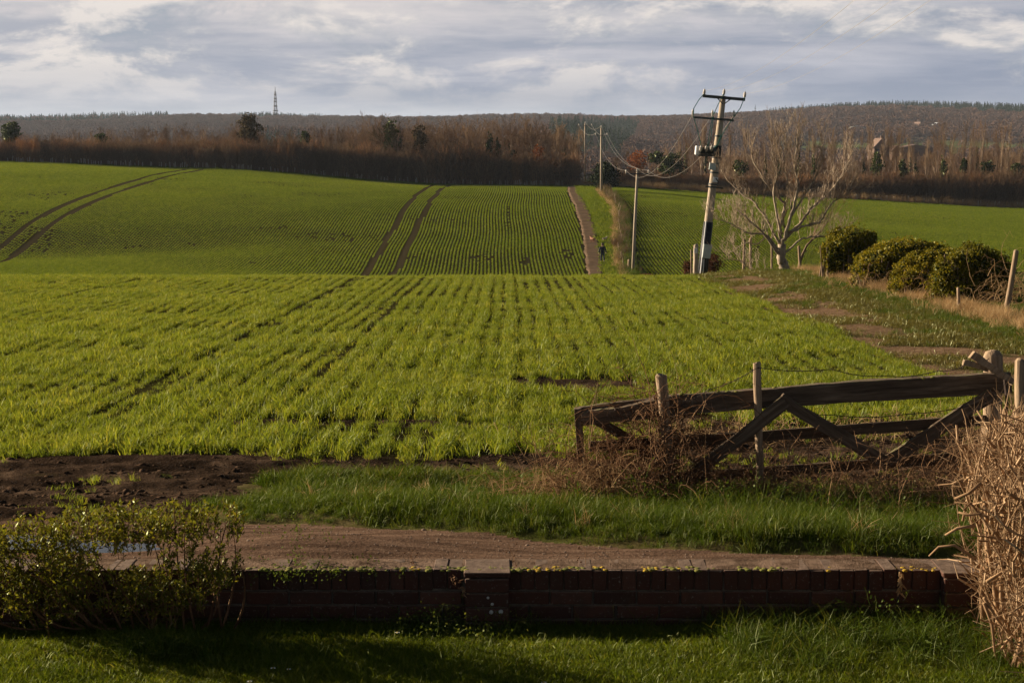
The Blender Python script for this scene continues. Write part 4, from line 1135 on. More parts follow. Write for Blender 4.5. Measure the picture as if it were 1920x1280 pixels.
A, B, ra, rb, LC, LU = [], [], [], [], [], []
for q in shrub_pt(1900):
    q = np.array(q); base = np.array([q[0] * 0.75 - 0.45 + rng.normal(0, 0.1), 8.42 + rng.normal(0, 0.05), -2.45])
    if q[2] < -2.5: continue
    if rng.random() < 0.25 * (q[2] < -2.25): continue
    d = q - base; dn = d / np.linalg.norm(d); dn = dn + np.array([0.1, -0.1, 0.5]); dn /= np.linalg.norm(dn)
    L = rng.uniform(0.05, 0.12); dn = dn + rng.normal(0, 0.35, 3); dn /= np.linalg.norm(dn); p0 = q - dn * L
    A.append(p0); B.append(q); ra.append(0.0022); rb.append(0.001)
    for j in range(11):
        t = j / 10; c = p0 + dn * L * t
        s_ = rand_dirs(1, rng)[0]; s_ = s_ - dn * np.dot(s_, dn); s_ /= np.linalg.norm(s_); u = s_ * 0.75 + dn * 0.65; u /= np.linalg.norm(u)
        LC.append(c + u * 0.013); LU.append(u)
LC = np.array(LC); LU = np.array(LU); Wv = np.cross(LU, rand_dirs(len(LC), rng)); Wv /= np.linalg.norm(Wv, axis=1, keepdims=True)
ls = rng.uniform(0.007, 0.018, (len(LC), 1))
V, Fc = quads_mesh(LC, LU * ls, Wv * ls * 0.36); o = mesh_obj('leaves', V, Fc, M['shrub_leaf']); child(o, sroot); o['kind'] = 'stuff'
for k in range(30):
    q = np.array(shrub_pt(1) or [Vector((-1.9, 8.4, -2.2))])[0]; p = np.array([q[0] * 0.7 - 0.5, 8.42, -2.52]); n = 6
    prev = p; mid = (p + q) / 2 + rng.normal(0, 0.06, 3)
    for j in range(1, n + 1):
        t = j / n; c = (1 - t) ** 2 * p + 2 * t * (1 - t) * mid + t * t * q
        A.append(prev); B.append(c); ra.append(0.008 * (1 - 0.7 * t)); rb.append(0.008 * (1 - 0.7 * (t + 1 / n)) + 0.001); prev = c
V, Fc = segs_mesh(A, B, ra, rb, 4); o = mesh_obj('branches', V, Fc, M['bramble']); child(o, sroot); o['kind'] = 'stuff'

# ------------------------------------------------------------------ small weeds on and by the wall
def dried_weed(px0, py0, px1, py1, D, label, head=True):
    a, b = P(px0, py0, D), P(px1, py1, D + 0.02); mb = MB()
    mid = (a + b) / 2 + Vector((0.012, 0, 0)); mb.tube([a, mid, b], [0.0016, 0.0013, 0.0009], 4)
    for k in range(7):
        t = random.uniform(0.4, 1.0); c = a.lerp(b, t); e = c + Vector((random.uniform(-1, 1) * 0.035, random.uniform(-.02, .02), random.uniform(0.01, 0.04))); mb.tube([c, e], 0.0008, 3)
        if head: mb.lathe([(0.001, 0), (0.005, 0.003), (0.006, 0.006), (0.001, 0.008)], e, 5)
    return tag(mb.build('dried_weed', M['bramble']), label, 'weed', 'dry weeds on the wall')
dried_weed(975, 1100, 953, 1020, 8.62, 'tallest dry brown weed rising from the wall just right of the pier')
dried_weed(1091, 1095, 1097, 1027, 8.66, 'dry weed stem standing on the wall between two yellow moss cushions')
dried_weed(778, 1085, 770, 1040, 8.70, 'thin dry weed stem on the wall left of the pier')
dried_weed(65, 1010, 68, 945, 8.75, 'thin dry weed stem poking above the shrub at far left')
mb = MB()
for k in range(26):
    t = k / 25; p = P(846 + 28 * t + random.uniform(-5, 5), 1078 + 38 * t + random.uniform(-5, 5), 8.52)
    mb.tube([p, p + Vector((random.uniform(-1, 1), -0.3, random.uniform(-1, 0.5))) * 0.025], [0.0045, 0.001], 4)
tag(mb.build('dead_trailer', M['bramble']), 'withered plant hanging over the wall beside the left of the pier', 'weed')
mb = MB()
for k in range(14):
    t = k / 13; p = P(1686 + 4 * math.sin(k) + 2, 1072 + 40 * t, 8.54); mb.tube([p, p + Vector((random.uniform(-1, 1) * 0.02, -0.01, -0.02))], [0.007, 0.002], 5)
tag(mb.build('dead_leaf', M['straw']), 'pale withered leaf hanging over the right part of the wall', 'leaf')
tangle('wall_weed', [(-0.36, 8.53, 0.16, 0, 0.04)], M['weed_leaf'], 'low dark green weed at the foot of the wall left of the pier', 'weed', 230, 0.17, 0.0012, 0.5, 0.95, M['weed_leaf'], 3, 0.016)
tangle('creeping_weed', [(-1.15, 8.70, 0.12, 0.31, 0.32), (-0.95, 8.70, 0.15, 0.31, 0.32)], M['weed_leaf'], 'small leafy weed creeping along the wall top right of the shrub', 'weed', 90, 0.05, 0.001, 0.9, 0.95, M['weed_leaf'], 3, 0.014)
tangle('groundsel', [(1.85, 8.42, 0.12, 0, 0.08), (2.0, 8.2, 0.1, 0, 0.05)], M['weed_leaf'], 'leafy weed with pale buds in the long grass at right', 'weed', 80, 0.22, 0.002, 0.4, 0.9, M['weed_leaf'], 3, 0.018)
for k, (px, py, lb) in enumerate(((512, 1252, 'larger white daisy in the lawn, left one of a close pair'), (541, 1254, 'smaller white daisy in the lawn, right one of a close pair'), (468, 1277, 'white daisy at the bottom edge of the lawn'),
                                  (1020, 1279, 'white daisy at the lower edge near the middle of the lawn'), (745, 1185, 'pale daisy in the shade close to the wall'))):
    D = 2.49 / -S(py); p = P(px, py, D); root = empty('daisy', p); mb = MB()
    for j in range(12):
        t = 2 * math.pi * j / 12; u = Vector((math.cos(t), math.sin(t), 0.12)); mb.add([u * 0.003, u * 0.010 + Vector((-u.y, u.x, 0)) * 0.0026, u * 0.0135, u * 0.010 - Vector((-u.y, u.x, 0)) * 0.0026], [(0, 1, 2, 3)])
    mb.build('petals', M['daisy'], root); m2 = MB(); m2.lathe([(0.0045, 0), (0.004, 0.003), (0.001, 0.0045)], (0, 0, 0), 8); m2.build('eye', M['daisy_eye'], root)
    m3 = MB(); m3.tube([(0, 0, 0), (0, 0, -0.05)], 0.0012, 4); m3.build('stalk', M['weed_leaf'], root)
    tag(root, lb, 'flower', 'daisies in the lawn')
# stones and clods on the track
M['track_stone'] = mat_noise('track_stone', (0.10, 0.068, 0.048), (0.26, 0.19, 0.14), 12, 0.9)
cl = MB()
for k in range(900):
    x0 = random.uniform(-2.2, 3.0); te_ = float(track_edge(np.array([x0]))[0]); y0 = random.uniform(8.9, te_)
    r = random.uniform(0.003, 0.009) * (1.8 if random.random() < 0.05 else 1)
    cl.lathe([(r * 0.7, -r * 0.3), (r, r * 0.1), (r * 0.6, r * 0.5), (r * 0.15, r * 0.6)], (x0, y0, Hs(x0, y0)), 6)
o = cl.build('gravel', M['track_stone']); tag(o, 'small loose stones scattered over the dirt track', kind='stuff')

# clods and ridges of wet earth on the mud
rng = np.random.default_rng(77)
n = 34000; cx_ = rng.uniform(-5.2, 5.2, n); cyy_ = rng.uniform(10.4, 22.5, n)
ok = (mudmask(cx_, cyy_) > 0.45) & (fbm(cx_ * 0.5, cyy_ * 2.0, 2.2, 3, 64) > 0.44) & (np.abs(cx_) < 0.34 * cyy_); cx_, cyy_ = cx_[ok], cyy_[ok]; n = len(cx_)
oct_ = np.array([(1, 0, 0), (0, 1, 0), (-1, 0, 0), (0, -1, 0), (0, 0, 1), (0.5, 0.5, 0.7), (-0.6, 0.4, 0.6), (0.1, -0.6, 0.7)])
cf = np.array([(0, 1, 5), (1, 2, 6), (2, 3, 7), (3, 0, 7), (5, 1, 6), (5, 6, 4), (6, 2, 7), (6, 7, 4), (0, 5, 7), (7, 5, 4)])
rr = (0.004 + 0.022 * rng.random(n) ** 3)[:, None, None]; ang = rng.normal(0, 0.5, n)
sc_ = np.stack([rng.uniform(0.9, 2.4, n), rng.uniform(0.7, 1.2, n), rng.uniform(0.5, 1.0, n)], 1)[:, None, :]
v = oct_[None] * sc_ * rr * rng.uniform(0.7, 1.3, (n, 8, 1))
ca, sa = np.cos(ang)[:, None], np.sin(ang)[:, None]
v = np.stack([v[..., 0] * ca - v[..., 1] * sa, v[..., 0] * sa + v[..., 1] * ca, v[..., 2]], -1)
v += np.stack([cx_, cyy_, H(cx_, cyy_) - 0.003], 1)[:, None, :]
o = mesh_obj('mud_clods', v.reshape(-1, 3), (cf[None] + (np.arange(n) * 8)[:, None, None]).reshape(-1, 3), M['g_clod']); tag(o, 'lumps of dark wet earth churned up on the bare mud', kind='stuff')
# ------------------------------------------------------------------ tree growing
def grow(rng, base, d0, L0, r0, levels, nchild, spread, ratio, up=0.15, jitter=0.18, segn=5, minr=0.004, curve=None):
    """recursive bare tree -> arrays of segments"""
    A, B, ra, rb, lev = [], [], [], [], []
    def br(p, d, L, r, lv):
        n = segn if lv < 2 else 3
        pts = [p]
        for j in range(n):
            d = d + rng.normal(0, jitter, 3) + np.array([0, 0, up]); d = d / np.linalg.norm(d)
            q = p + d * (L / n)
            r_a = r * (1 - 0.6 * j / n); r_b = r * (1 - 0.6 * (j + 1) / n)
            A.append(p); B.append(q); ra.append(max(r_a, minr)); rb.append(max(r_b, minr)); lev.append(lv)
            p = q; pts.append((p, d, r_b))
        if lv < levels:
            nc = nchild[lv]
            for c in range(nc):
                t = rng.uniform(0.25 if lv else 0.35, 1.0); k = min(int(t * n), n - 1) + 1
                pp, dd, rr = pts[k]
                s = rand_dirs(1, rng)[0]; s = s - dd * np.dot(s, dd); s /= np.linalg.norm(s)
                nd = dd * math.cos(spread[lv]) + s * math.sin(spread[lv]); nd /= np.linalg.norm(nd)
                br(pp, nd, L * ratio[lv] * rng.uniform(0.7, 1.15), max(rr * 0.62, minr), lv + 1)
    br(np.array(base, float), np.array(d0, float), L0, r0, 0)
    return np.array(A), np.array(B), np.array(ra), np.array(rb), np.array(lev)

def tree_parts(A, B, ra, rb, lev, cut=1, th_sides=6, tw_sides=3):
    big = lev <= cut
    return segs_mesh(A[big], B[big], ra[big], rb[big], th_sides), segs_mesh(A[~big], B[~big], ra[~big], rb[~big], tw_sides)

# the bare tree on the crest at right, drawn limb by limb
TD = 52.0
tr = on(1476, 520, TD)
troot = empty('bare_tree', tr)
tag(troot, 'small bare pale barked tree with fanned branches on the field crest beside the leaning pole', 'tree')
limbs = [
    ([(1477, 522), (1470, 500), (1464, 483), (1466, 458)], 0.155, 0.115, 0),
    ([(1466, 483), (1447, 458), (1432, 437), (1402, 411), (1380, 392)], 0.085, 0.03, -0.4),
    ([(1464, 468), (1462, 426), (1472, 383), (1440, 347), (1413, 304), (1407, 272)], 0.085, 0.02, 0.5),
    ([(1467, 458), (1475, 432), (1487, 390), (1497, 347), (1490, 311), (1495, 268), (1497, 236)], 0.095, 0.018, -0.3),
    ([(1470, 450), (1500, 420), (1519, 392), (1545, 372), (1575, 335), (1597, 290)], 0.08, 0.016, 0.4),
    ([(1474, 436), (1512, 424), (1535, 418), (1562, 378), (1588, 364), (1606, 330)], 0.055, 0.014, -0.6),
    ([(1470, 476), (1500, 449), (1520, 444), (1545, 442), (1580, 428)], 0.05, 0.014, 0.3),
    ([(1463, 470), (1440, 442), (1400, 436), (1372, 420), (1342, 408)], 0.05, 0.012, -0.7),
    ([(1468, 506), (1440, 508), (1415, 510), (1390, 490), (1366, 486)], 0.045, 0.012, -0.8),
    ([(1463, 460), (1440, 415), (1416, 380), (1392, 365), (1365, 340), (1352, 318)], 0.06, 0.014, 0.8),
    ([(1466, 440), (1456, 400), (1450, 360), (1455, 320), (1448, 285), (1452, 258)], 0.065, 0.014, 0.2),
    ([(1478, 415), (1505, 372), (1530, 330), (1535, 300), (1545, 262)], 0.05, 0.012, -0.2),
    ([(1485, 395), (1478, 350), (1470, 315), (1474, 280), (1470, 250)], 0.04, 0.012, 0.3),
    ([(1440, 440), (1420, 460), (1395, 455), (1378, 470)], 0.035, 0.01, 0.2),
]
rng = np.random.default_rng(21)
for i_, (pl, r0, r1, dz) in enumerate(limbs):
    pts = []
    for k, (a, b) in enumerate(pl):
        t = k / (len(pl) - 1); pts.append(P(a, b, TD + dz * t * 1.6))
    # densify with wobble
    dense = []; rad = []
    for k in range(len(pts) - 1):
        for j in range(4):
            t = j / 4; q = pts[k].lerp(pts[k + 1], t) + Vector(rng.normal(0, 0.012, 3)) * (1 if (k + j) else 0); dense.append(q); rad.append(r0 + (r1 - r0) * (k + t) / (len(pts) - 1))
    dense.append(pts[-1]); rad.append(r1)
    rad = [r * (1.05 if i_ == 0 else 0.66) for r in rad]
    mb = MB(); mb.tube(dense, rad, 8, wob=0.05); o = mb.build('trunk' if i_ == 0 else 'limb', M['bark_pale'], smooth=True); child(o, troot)
    if i_ == 0: continue
    A, B, ra, rb = [], [], [], []
    for k in range(4, len(dense)):
        for _ in range(4 if k > len(dense) * 0.40 else 2):
            if rng.random() > 0.62: continue
            d = (dense[k] - dense[k - 1]).normalized(); s = rand_dirs(1, rng)[0]; nd = np.array(d) * 0.75 + s * 0.75 + np.array([0, 0, 0.45]); nd /= np.linalg.norm(nd)
            a, b, c, d_, lv = grow(rng, dense[k], nd, rng.uniform(0.25, 0.62), max(rad[k] * 0.42, 0.008), 2, [4, 3, 0], [0.65, 0.6], [0.55, 0.55], 0.20, 0.20, 4, 0.0032)
            A.append(a); B.append(b); ra.append(c); rb.append(d_)
    V, Fc = segs_mesh(np.concatenate(A), np.concatenate(B), np.concatenate(ra), np.concatenate(rb), 4)
    o2 = mesh_obj('twigs', V, Fc, M['tree_twig']); o2.parent = o; o2.matrix_parent_inverse = (o.matrix_basis.inverted() @ Matrix.Identity(4)) @ Matrix.Translation(-tr) if False else Matrix.Translation((0, 0, 0)); o2['kind'] = 'stuff'
# second, thin ivy-footed stem behind it
r_ = empty('bare_tree', on(1495, 515, 54)); tag(r_, 'thin dark stemmed bare tree just behind the fanned pale tree', 'tree')
a, b, c, d_, lv = grow(rng, on(1496, 515, 54), (0.22, 0, 1), 1.9, 0.05, 3, [6, 4, 3, 0], [0.5, 0.6, 0.6], [0.55, 0.5, 0.5], 0.08, 0.12, 6, 0.004)
(v1, f1), (v2, f2) = tree_parts(a, b, c, d_, lv, 0)
child(mesh_obj('trunk', v1, f1, M['bark_far']), r_); o = child(mesh_obj('crown', v2, f2, M['twig_far']), r_)

# ------------------------------------------------------------------ far bare trees: a few kinds, then copies
def tree_kind(kind, seed):
    rng = np.random.default_rng(seed)
    if kind == 'broad':
        A = grow(rng, (0, 0, -0.5), (0, 0, 1), 6.0, 0.26, 4, [9, 5, 4, 4, 0], [0.75, 0.6, 0.55, 0.5], [0.72, 0.6, 0.55, 0.5], 0.10, 0.14, 5, 0.015)
    elif kind == 'slim':
        A = grow(rng, (0, 0, -0.5), (0, 0, 1), 10.5, 0.13, 3, [26, 5, 4, 0], [0.45, 0.45, 0.5], [0.26, 0.5, 0.5], 0.06, 0.06, 9, 0.014)
    elif kind == 'windy':
        A = grow(rng, (0, 0, -0.5), (0.05, 0, 1), 7.5, 0.20, 4, [12, 5, 4, 3, 0], [0.6, 0.5, 0.5, 0.5], [0.5, 0.6, 0.55, 0.5], 0.09, 0.13, 6, 0.015)
    A, B, ra, rb, lev = A
    top = B[:, 2].max(); s = 10.0 / top; A, B = A * s, B * s
    return tree_parts(A, B, ra, rb, lev, 1, 5, 3)
KIND = {}
for kind, seeds, tm, km in (('broad', (1, 2, 3), 'bark_far', 'twig_far'), ('slim', (4, 5, 6), 'trunk_pale', 'twig_pale'), ('windy', (7, 8, 9), 'bark_far', 'twig_far')):
    KIND[kind] = []
    for s in seeds:
        (v1, f1), (v2, f2) = tree_kind(kind, s)
        t = proto('trunk', v1, f1, M[tm]); c = proto('crown', v2, f2, M[km]); KIND[kind].append((t, c))
def blob_leaves(rng, lobes, n, size, asp=0.7, shell=0.35):
    """leaf clumps through the outer volume of a set of ellipsoids"""
    w_ = np.array([l[3] * l[4] * l[5] for l in lobes]) ** 0.67; w_ /= w_.sum(); ch = rng.choice(len(lobes), n, p=w_)
    L = np.array(lobes)[ch]; d = rand_dirs(n, rng); r = 1 - shell * rng.random(n) ** 1.4
    nz = 1 + 0.10 * rng.normal(size=n) * (rng.random(n) < 0.35) + 0.20 * np.sin(d[:, 0] * 5 + ch) * np.cos(d[:, 2] * 6 + ch * 2) + 0.08 * np.sin(d[:, 1] * 13 + d[:, 2] * 9)
    C = L[:, :3] + d * L[:, 3:6] * (r * nz)[:, None]
    return leaves(C, size, rng, asp)
def ivy_proto(seed, mat='ivy_far', h=6.0):
    rng = np.random.default_rng(seed); lob = []
    for k in range(7): z = h * (0.1 + 0.8 * k / 6); q = 0.55 + 0.4 * rng.random(); lob.append((rng.normal(0, 0.15), rng.normal(0, 0.15), z, q, q, 0.8))
    return proto('ivy', *blob_leaves(rng, lob, 420, 0.42, 0.8, 0.6), M[mat])
IVY = [ivy_proto(s) for s in (31, 32, 33)]
def place_tree(kind, i, loc, h, wd=None, rz=None, label='bare brown tree standing in the wood beyond the far field', cat='tree', group='bare trees of the wood', ivy=False, mats=None):
    t, c = KIND[kind][i % len(KIND[kind])]; s = h / 10.0; wd = wd or s * random.uniform(0.8, 1.15)
    root = empty('bare_tree', loc, random.uniform(0, 6.28) if rz is None else rz); root.scale = (wd, wd, s)
    for q in (t, c):
        o = q.copy(); COL.objects.link(o); o.parent = root
        if mats and q is c:
            o.data = o.data.copy(); o.data.materials[0] = M[mats]
    if ivy:
        o = random.choice(IVY).copy(); COL.objects.link(o); o.parent = root; o.name = 'ivy'
    tag(root, label, cat, group); return root
def gpt(px, D): x = (px - 960) / F * D; return Vector((x, D, Hs(x, D)))
def top_h(px, py, D):     # height of a thing at depth D whose top shows at py
    g0 = gpt(px, D); return D * S(py) - g0.z
random.seed(3)
# tree-top outline of the wood across the picture (photo pixels)
outline = [(0, 243), (60, 250), (140, 244), (230, 236), (330, 232), (420, 240), (470, 216), (500, 240), (560, 232), (640, 228), (700, 214), (760, 214), (830, 216), (900, 222), (960, 214), (1040, 216), (1075, 232),
           (1110, 300), (1150, 285), (1200, 262), (1260, 230), (1330, 205), (1400, 212), (1500, 225), (1600, 218), (1700, 205), (1800, 212), (1860, 200), (1920, 210)]
ox, oy = [a for a, b in outline], [b for a, b in outline]
cnt = 0
px = 4.0
while px < 1085:
    D = random.uniform(293, 330); ty = np.interp(px, ox, oy) + random.uniform(-6, 16)
    h = max(4.5, top_h(px, ty, D)); kind = random.choice(['broad', 'windy', 'windy', 'slim'] if px > 480 else ['broad', 'slim', 'slim', 'windy'])
    place_tree(kind, cnt, gpt(px, D), h, h / 10 * random.uniform(0.75, 1.1), ivy=random.random() < 0.16,
               label='bare brown tree in the long wood beyond the far field, left of the path', group='bare trees of the wood left of the path'); cnt += 1
    px += random.uniform(7, 15)
px = 1150.0
while px < 1925:
    D = random.uniform(294, 345); ty = np.interp(px, ox, oy) + abs(random.gauss(0, 26)); h = max(5, top_h(px, ty, D))
    kind = random.choice(['slim', 'slim', 'slim', 'windy'])
    place_tree(kind, cnt, gpt(px, D), h, 0.62 * random.uniform(0.75, 1.2), ivy=random.random() < 0.22,
               label='tall slim bare tree with pale stem in the plantation right of the leaning pole line', group='slim bare trees of the plantation on the right'); cnt += 1
    px += random.uniform(8, 17)
def leafy(name, px, py_top, py_bot, wpx, D, mat, label, n=1800, size=0.35, cat='tree', trunk=True, conic=False, seed=0):
    rng = np.random.default_rng(int(px) + seed); g0 = gpt(px, D); zt = D * S(py_top); zb = D * S(py_bot); wd = wpx / F * D / 2; h = zt - zb
    root = empty(name, g0); lob = []
    for k in range(9):
        t = k / 8; z = zb - g0.z + h * (0.12 + 0.76 * t); q = wd * ((1 - t) * 0.85 + 0.12 if conic else (0.55 + 0.42 * math.sin(math.pi * (0.15 + 0.8 * t))))
        lob.append((rng.normal(0, wd * 0.16), rng.normal(0, wd * 0.16), z, q * rng.uniform(0.75, 1), q, h * 0.16))
    o = mesh_obj('crown', *blob_leaves(rng, lob, n, size, 0.8, 0.55), M[mat], root)
    if trunk:
        mb = MB(); mb.tube([(0, 0, -0.5), (0, 0, (zb - g0.z) + h * 0.75)], [0.2, 0.08], 6); mb.build('trunk', M['bark_far'], root)
    return tag(root, label, cat)
# the ones the photograph singles out
leafy('bare_tree', 470, 212, 268, 50, 291.5, 'twig_olive', 'large round olive brown tree standing above the left part of the wood', 2600, 0.30)
leafy('ivy_tree', 735, 224, 285, 34, 292, 'ivy_far', 'dark ivy laden tree left of the broad oak like tree', 620, 0.40)
leafy('ivy_tree', 790, 232, 288, 30, 292, 'twig_olive', 'dark brown rounded tree right of the broad oak like tree', 1300, 0.30)
place_tree('broad', 1, gpt(752, 290.5), top_h(752, 211, 290.5), 0.95, label='broad dark oak like tree at the middle of the wood, ivy on its trunk', group=None, ivy=True, mats='twig_olive')
place_tree('windy', 1, gpt(706, 292), top_h(706, 205, 292), 0.7, label='wind bent bare tree that tops the skyline near the middle of the wood', group=None)
place_tree('windy', 2, gpt(893, 292), top_h(893, 206, 292), 0.6, label='thin bare tree that just tops the skyline right of the middle of the wood', group=None)
leafy('evergreen_tree', 28, 229, 268, 38, 292, 'ivy_far', 'dark rounded evergreen tree at the far left of the wood')
leafy('evergreen_tree', 575, 246, 272, 22, 300, 'ivy_far', 'small dark ivy covered tree right of the round olive tree', 700)
leafy('evergreen_tree', 195, 250, 268, 26, 291, 'ivy_far', 'low dark evergreen behind the scrub in the left part of the wood', 600)
leafy('evergreen_tree', 918, 246, 300, 18, 291, 'ivy_far', 'taller of two dark ivy clad trees left of the copper leaved tree', 900, conic=True)
leafy('evergreen_tree', 934, 258, 302, 18, 290.5, 'ivy_far', 'shorter of two dark ivy clad trees left of the copper leaved tree', 800, conic=True)
leafy('evergreen_tree', 963, 280, 300, 16, 290.5, 'ivy_far', 'small dark evergreen just left of the copper leaved tree', 500)
leafy('copper_tree', 1008, 272, 305, 30, 289.5, 'copper_leaf', 'small rust red leaved tree in the scrub left of the path end', 420, 0.3)
leafy('copper_tree', 1196, 282, 320, 48, 288, 'copper_leaf', 'larger orange red leaved tree behind the second pole', 620, 0.3)
leafy('evergreen_tree', 1255, 288, 325, 55, 291, 'ivy_far', 'broad dark evergreen right of the orange red tree', 1300)
leafy('evergreen_tree', 1228, 284, 305, 30, 293, 'ivy_far', 'small dark evergreen between the orange red tree and the broad evergreen', 600)
for k, (px, a, b, w_, lb) in enumerate(((1385, 300, 330, 30, 'dark ivy bush below the leaning pole top'), (1640, 285, 330, 26, 'dark ivy clad stem below the distant gable'), (1690, 300, 335, 18, 'narrow dark ivy clad stem in the right plantation'),
        (1766, 290, 342, 24, 'tall dark ivy clad tree in the right plantation'), (1803, 298, 326, 14, 'short dark ivy clad stem in the right plantation'), (1848, 302, 328, 30, 'wide dark ivy bush near the right edge of the plantation'), (1905, 305, 330, 30, 'dark ivy bush at the right edge of the picture'))):
    leafy('evergreen_tree', px, a, b, w_, 291 + k, 'ivy_far', lb, 600, conic=(k == 3))
leafy('evergreen_shrub', 1060, 300, 335, 70, 288.5, 'yew', 'dark evergreen thicket where the path enters the wood', 1600, 0.3, 'shrub', False)
leafy('yew_bush', 1133, 304, 354, 60, 252, 'yew', 'black green round yew bush behind the third pole', 4200, 0.26, 'shrub', False)
leafy('red_shrub', 1333, 476, 512, 44, 82, 'rust_leaf', 'round rusty brown shrub at the foot of the leaning pole', 1500, 0.09, 'shrub', False)
leafy('red_shrub', 1290, 488, 515, 22, 84, 'rust_leaf', 'low rusty brown shrub left of the timber post', 600, 0.09, 'shrub', False)
leafy('red_shrub', 1218, 513, 522, 40, 135, 'rust_leaf', 'flat rusty scrub behind the crest right of the second pole', 400, 0.15, 'shrub', False)

# deeper wood and the scrub in front of it: masses nobody could count
def scrub_proto(seed, mat, n=38, h=4.0, spread=1.1):
    rng = np.random.default_rng(seed); A, B, ra, rb = [], [], [], []
    for k in range(n):
        p = np.array([rng.normal(0, spread * 0.6), rng.normal(0, spread * 0.6), -0.1]); d = np.array([rng.normal(0, 0.22), rng.normal(0, 0.22), 1.0]); hh = h * rng.uniform(0.55, 1.0)
        for j in range(4):
            q = p + d / np.linalg.norm(d) * hh / 4; A.append(p); B.append(q); ra.append(0.024 - 0.004 * j); rb.append(0.020 - 0.004 * j)
            for m in range(4 if j else 1):
                dd = d + rng.normal(0, 0.55, 3); dd /= np.linalg.norm(dd); A.append(q); B.append(q + dd * hh * rng.uniform(0.12, 0.3)); ra.append(0.012); rb.append(0.008)
            p = q; d = d + rng.normal(0, 0.1, 3)
    return proto('scrub_bush', *segs_mesh(A, B, ra, rb, 3), M[mat])
SC = [scrub_proto(60 + k, m) for k, m in enumerate(('twig_red', 'twig_pale', 'twig_far', 'twig_far', 'twig_pale'))]
x, y, s = [], [], []
for k in range(780):
    px = random.uniform(-60, 1075); D = random.uniform(285.5, 294); x.append((px - 960) / F * D); y.append(D)
    topy = np.interp(px, [0, 300, 600, 900, 1075], [265, 268, 274, 288, 300]); g0 = gpt(px, D); s.append(max(0.4, (D * S(topy) - g0.z) / 4.0 * random.choice([random.uniform(0.5, 0.95), random.uniform(0.8, 1.2)])))
make('scrub_thicket', np.array(x), np.array(y), SC, np.array(s), 'dense red brown thicket of bare saplings along the far field edge left of the path', 0.04)
x, y, s = [], [], []
for k in range(800):
    px = random.uniform(1150, 1990); D = random.uniform(289.5, 300); x.append((px - 960) / F * D); y.append(D)
    topy = np.interp(px, [1150, 1300, 1500, 1700, 1920], [322, 328, 330, 328, 326]); g0 = gpt(px, D); s.append(max(0.35, (D * S(topy) - g0.z) / 4.0 * random.uniform(0.6, 1.1)))
make('scrub_thicket', np.array(x), np.array(y), SC, np.array(s), 'rusty brown thicket of bare saplings along the edge of the right field', 0.04)
wood_protos = []
for kind in ('broad', 'windy', 'slim'):
    for t, c in KIND[kind][:2]:
        v = np.array([tuple(q.co) for q in c.data.vertices]); wood_protos.append(c)
x, y, s = [], [], []
for k in range(400):
    px = random.uniform(-60, 1985); D = random.uniform(325, 440)
    if 1085 < px < 1150 : continue
    g0 = gpt(px, D); ty = np.interp(px, ox, oy) + (22 if px < 1100 else 70) + random.uniform(0, 14); h = D * S(ty) - g0.z
    if (480 < px < 690 and random.random() < 0.45): continue
    if h < 3: h = 3
    x.append(g0.x); y.append(D); s.append(h / 10)
s = np.array(s); make('deep_woodland', np.array(x), np.array(y), wood_protos, np.stack([np.maximum(s, .7), np.maximum(s, .7), s], 1), 'brown depths of the leafless wood behind its front trees', 0.02)

# low scrub strip beside the far path (hedge bank)
n = 90
y = RNG.uniform(146, 248, n); x = hedgeX(y) + RNG.normal(0.25, 0.35, n)
make('bank_scrub', x, y, [SC[4], SC[2]], RNG.uniform(0.15, 0.32, n), 'low thorny scrub on the bank between the far path and the right field', 0.15)

# pale tree guards along the field edge
gm = MB(); gm.lathe([(0.07, 0), (0.065, 0.9)], (0, 0, 0), 6); g0_ = gm.build('tree_guard', M['guard']); COL.objects.unlink(g0_)
px = 20.0; k = 0
while px < 1060 and k < 170:
    D = 285.0 + random.uniform(-0.3, 0.5); o = g0_.copy(); COL.objects.link(o); o.location = gpt(px, D) - Vector((0, 0, 0.05)); o.scale = (1, 1, random.uniform(0.6, 1.15)); o.rotation_euler = (random.gauss(0, .08), random.gauss(0, .08), 0)
    tag(o, 'small pale tree guard at the foot of the thicket left of the path', 'tree guard', 'tree guards along the thicket left of the path'); k += 1
    px += random.choice([3, 4, 6, 8, 14])
px = 1600.0
while px < 1915:
    D = 285.5 + random.uniform(-0.3, 0.5); o = g0_.copy(); COL.objects.link(o); o.location = gpt(px, D) - Vector((0, 0, 0.05)); o.scale = (1, 1, random.uniform(0.6, 1.3)); o.rotation_euler = (random.gauss(0, .08), random.gauss(0, .08), 0)
    tag(o, 'small pale stake at the edge of the right field below the plantation', 'stake', 'stakes along the edge of the right field'); px += random.uniform(5, 16)

# ------------------------------------------------------------------ distant hills: woodland, meadows, buildings, mast
def crown_proto(seed, mat, n=300, h=9, wd=4.6, conic=False):
    rng = np.random.default_rng(seed)
    if conic: t = rng.random(n); z = h * t; r = wd * 0.5 * (1 - t) * rng.uniform(0.5, 1, n); a = rng.uniform(0, 6.28, n); C = np.stack([r * np.cos(a), r * np.sin(a), z], 1)
    else: d = rand_dirs(n, rng); d[:, 2] = np.abs(d[:, 2]) * 1.0; C = d * np.array([wd, wd, h * 0.62]) * rng.uniform(0.7, 1, (n, 1)) + np.array([0, 0, h * 0.3])
    return proto('far_crown', *leaves(C, 1.05 if not conic else 1.3, rng, 0.55, 0.8), M[mat])
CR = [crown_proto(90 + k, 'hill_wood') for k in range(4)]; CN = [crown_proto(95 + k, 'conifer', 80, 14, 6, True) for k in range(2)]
n = 26000
y = np.sqrt(RNG.uniform(700 ** 2, 2420 ** 2, n)); x = RNG.uniform(-0.36, 0.36, n) * y; u = x / y
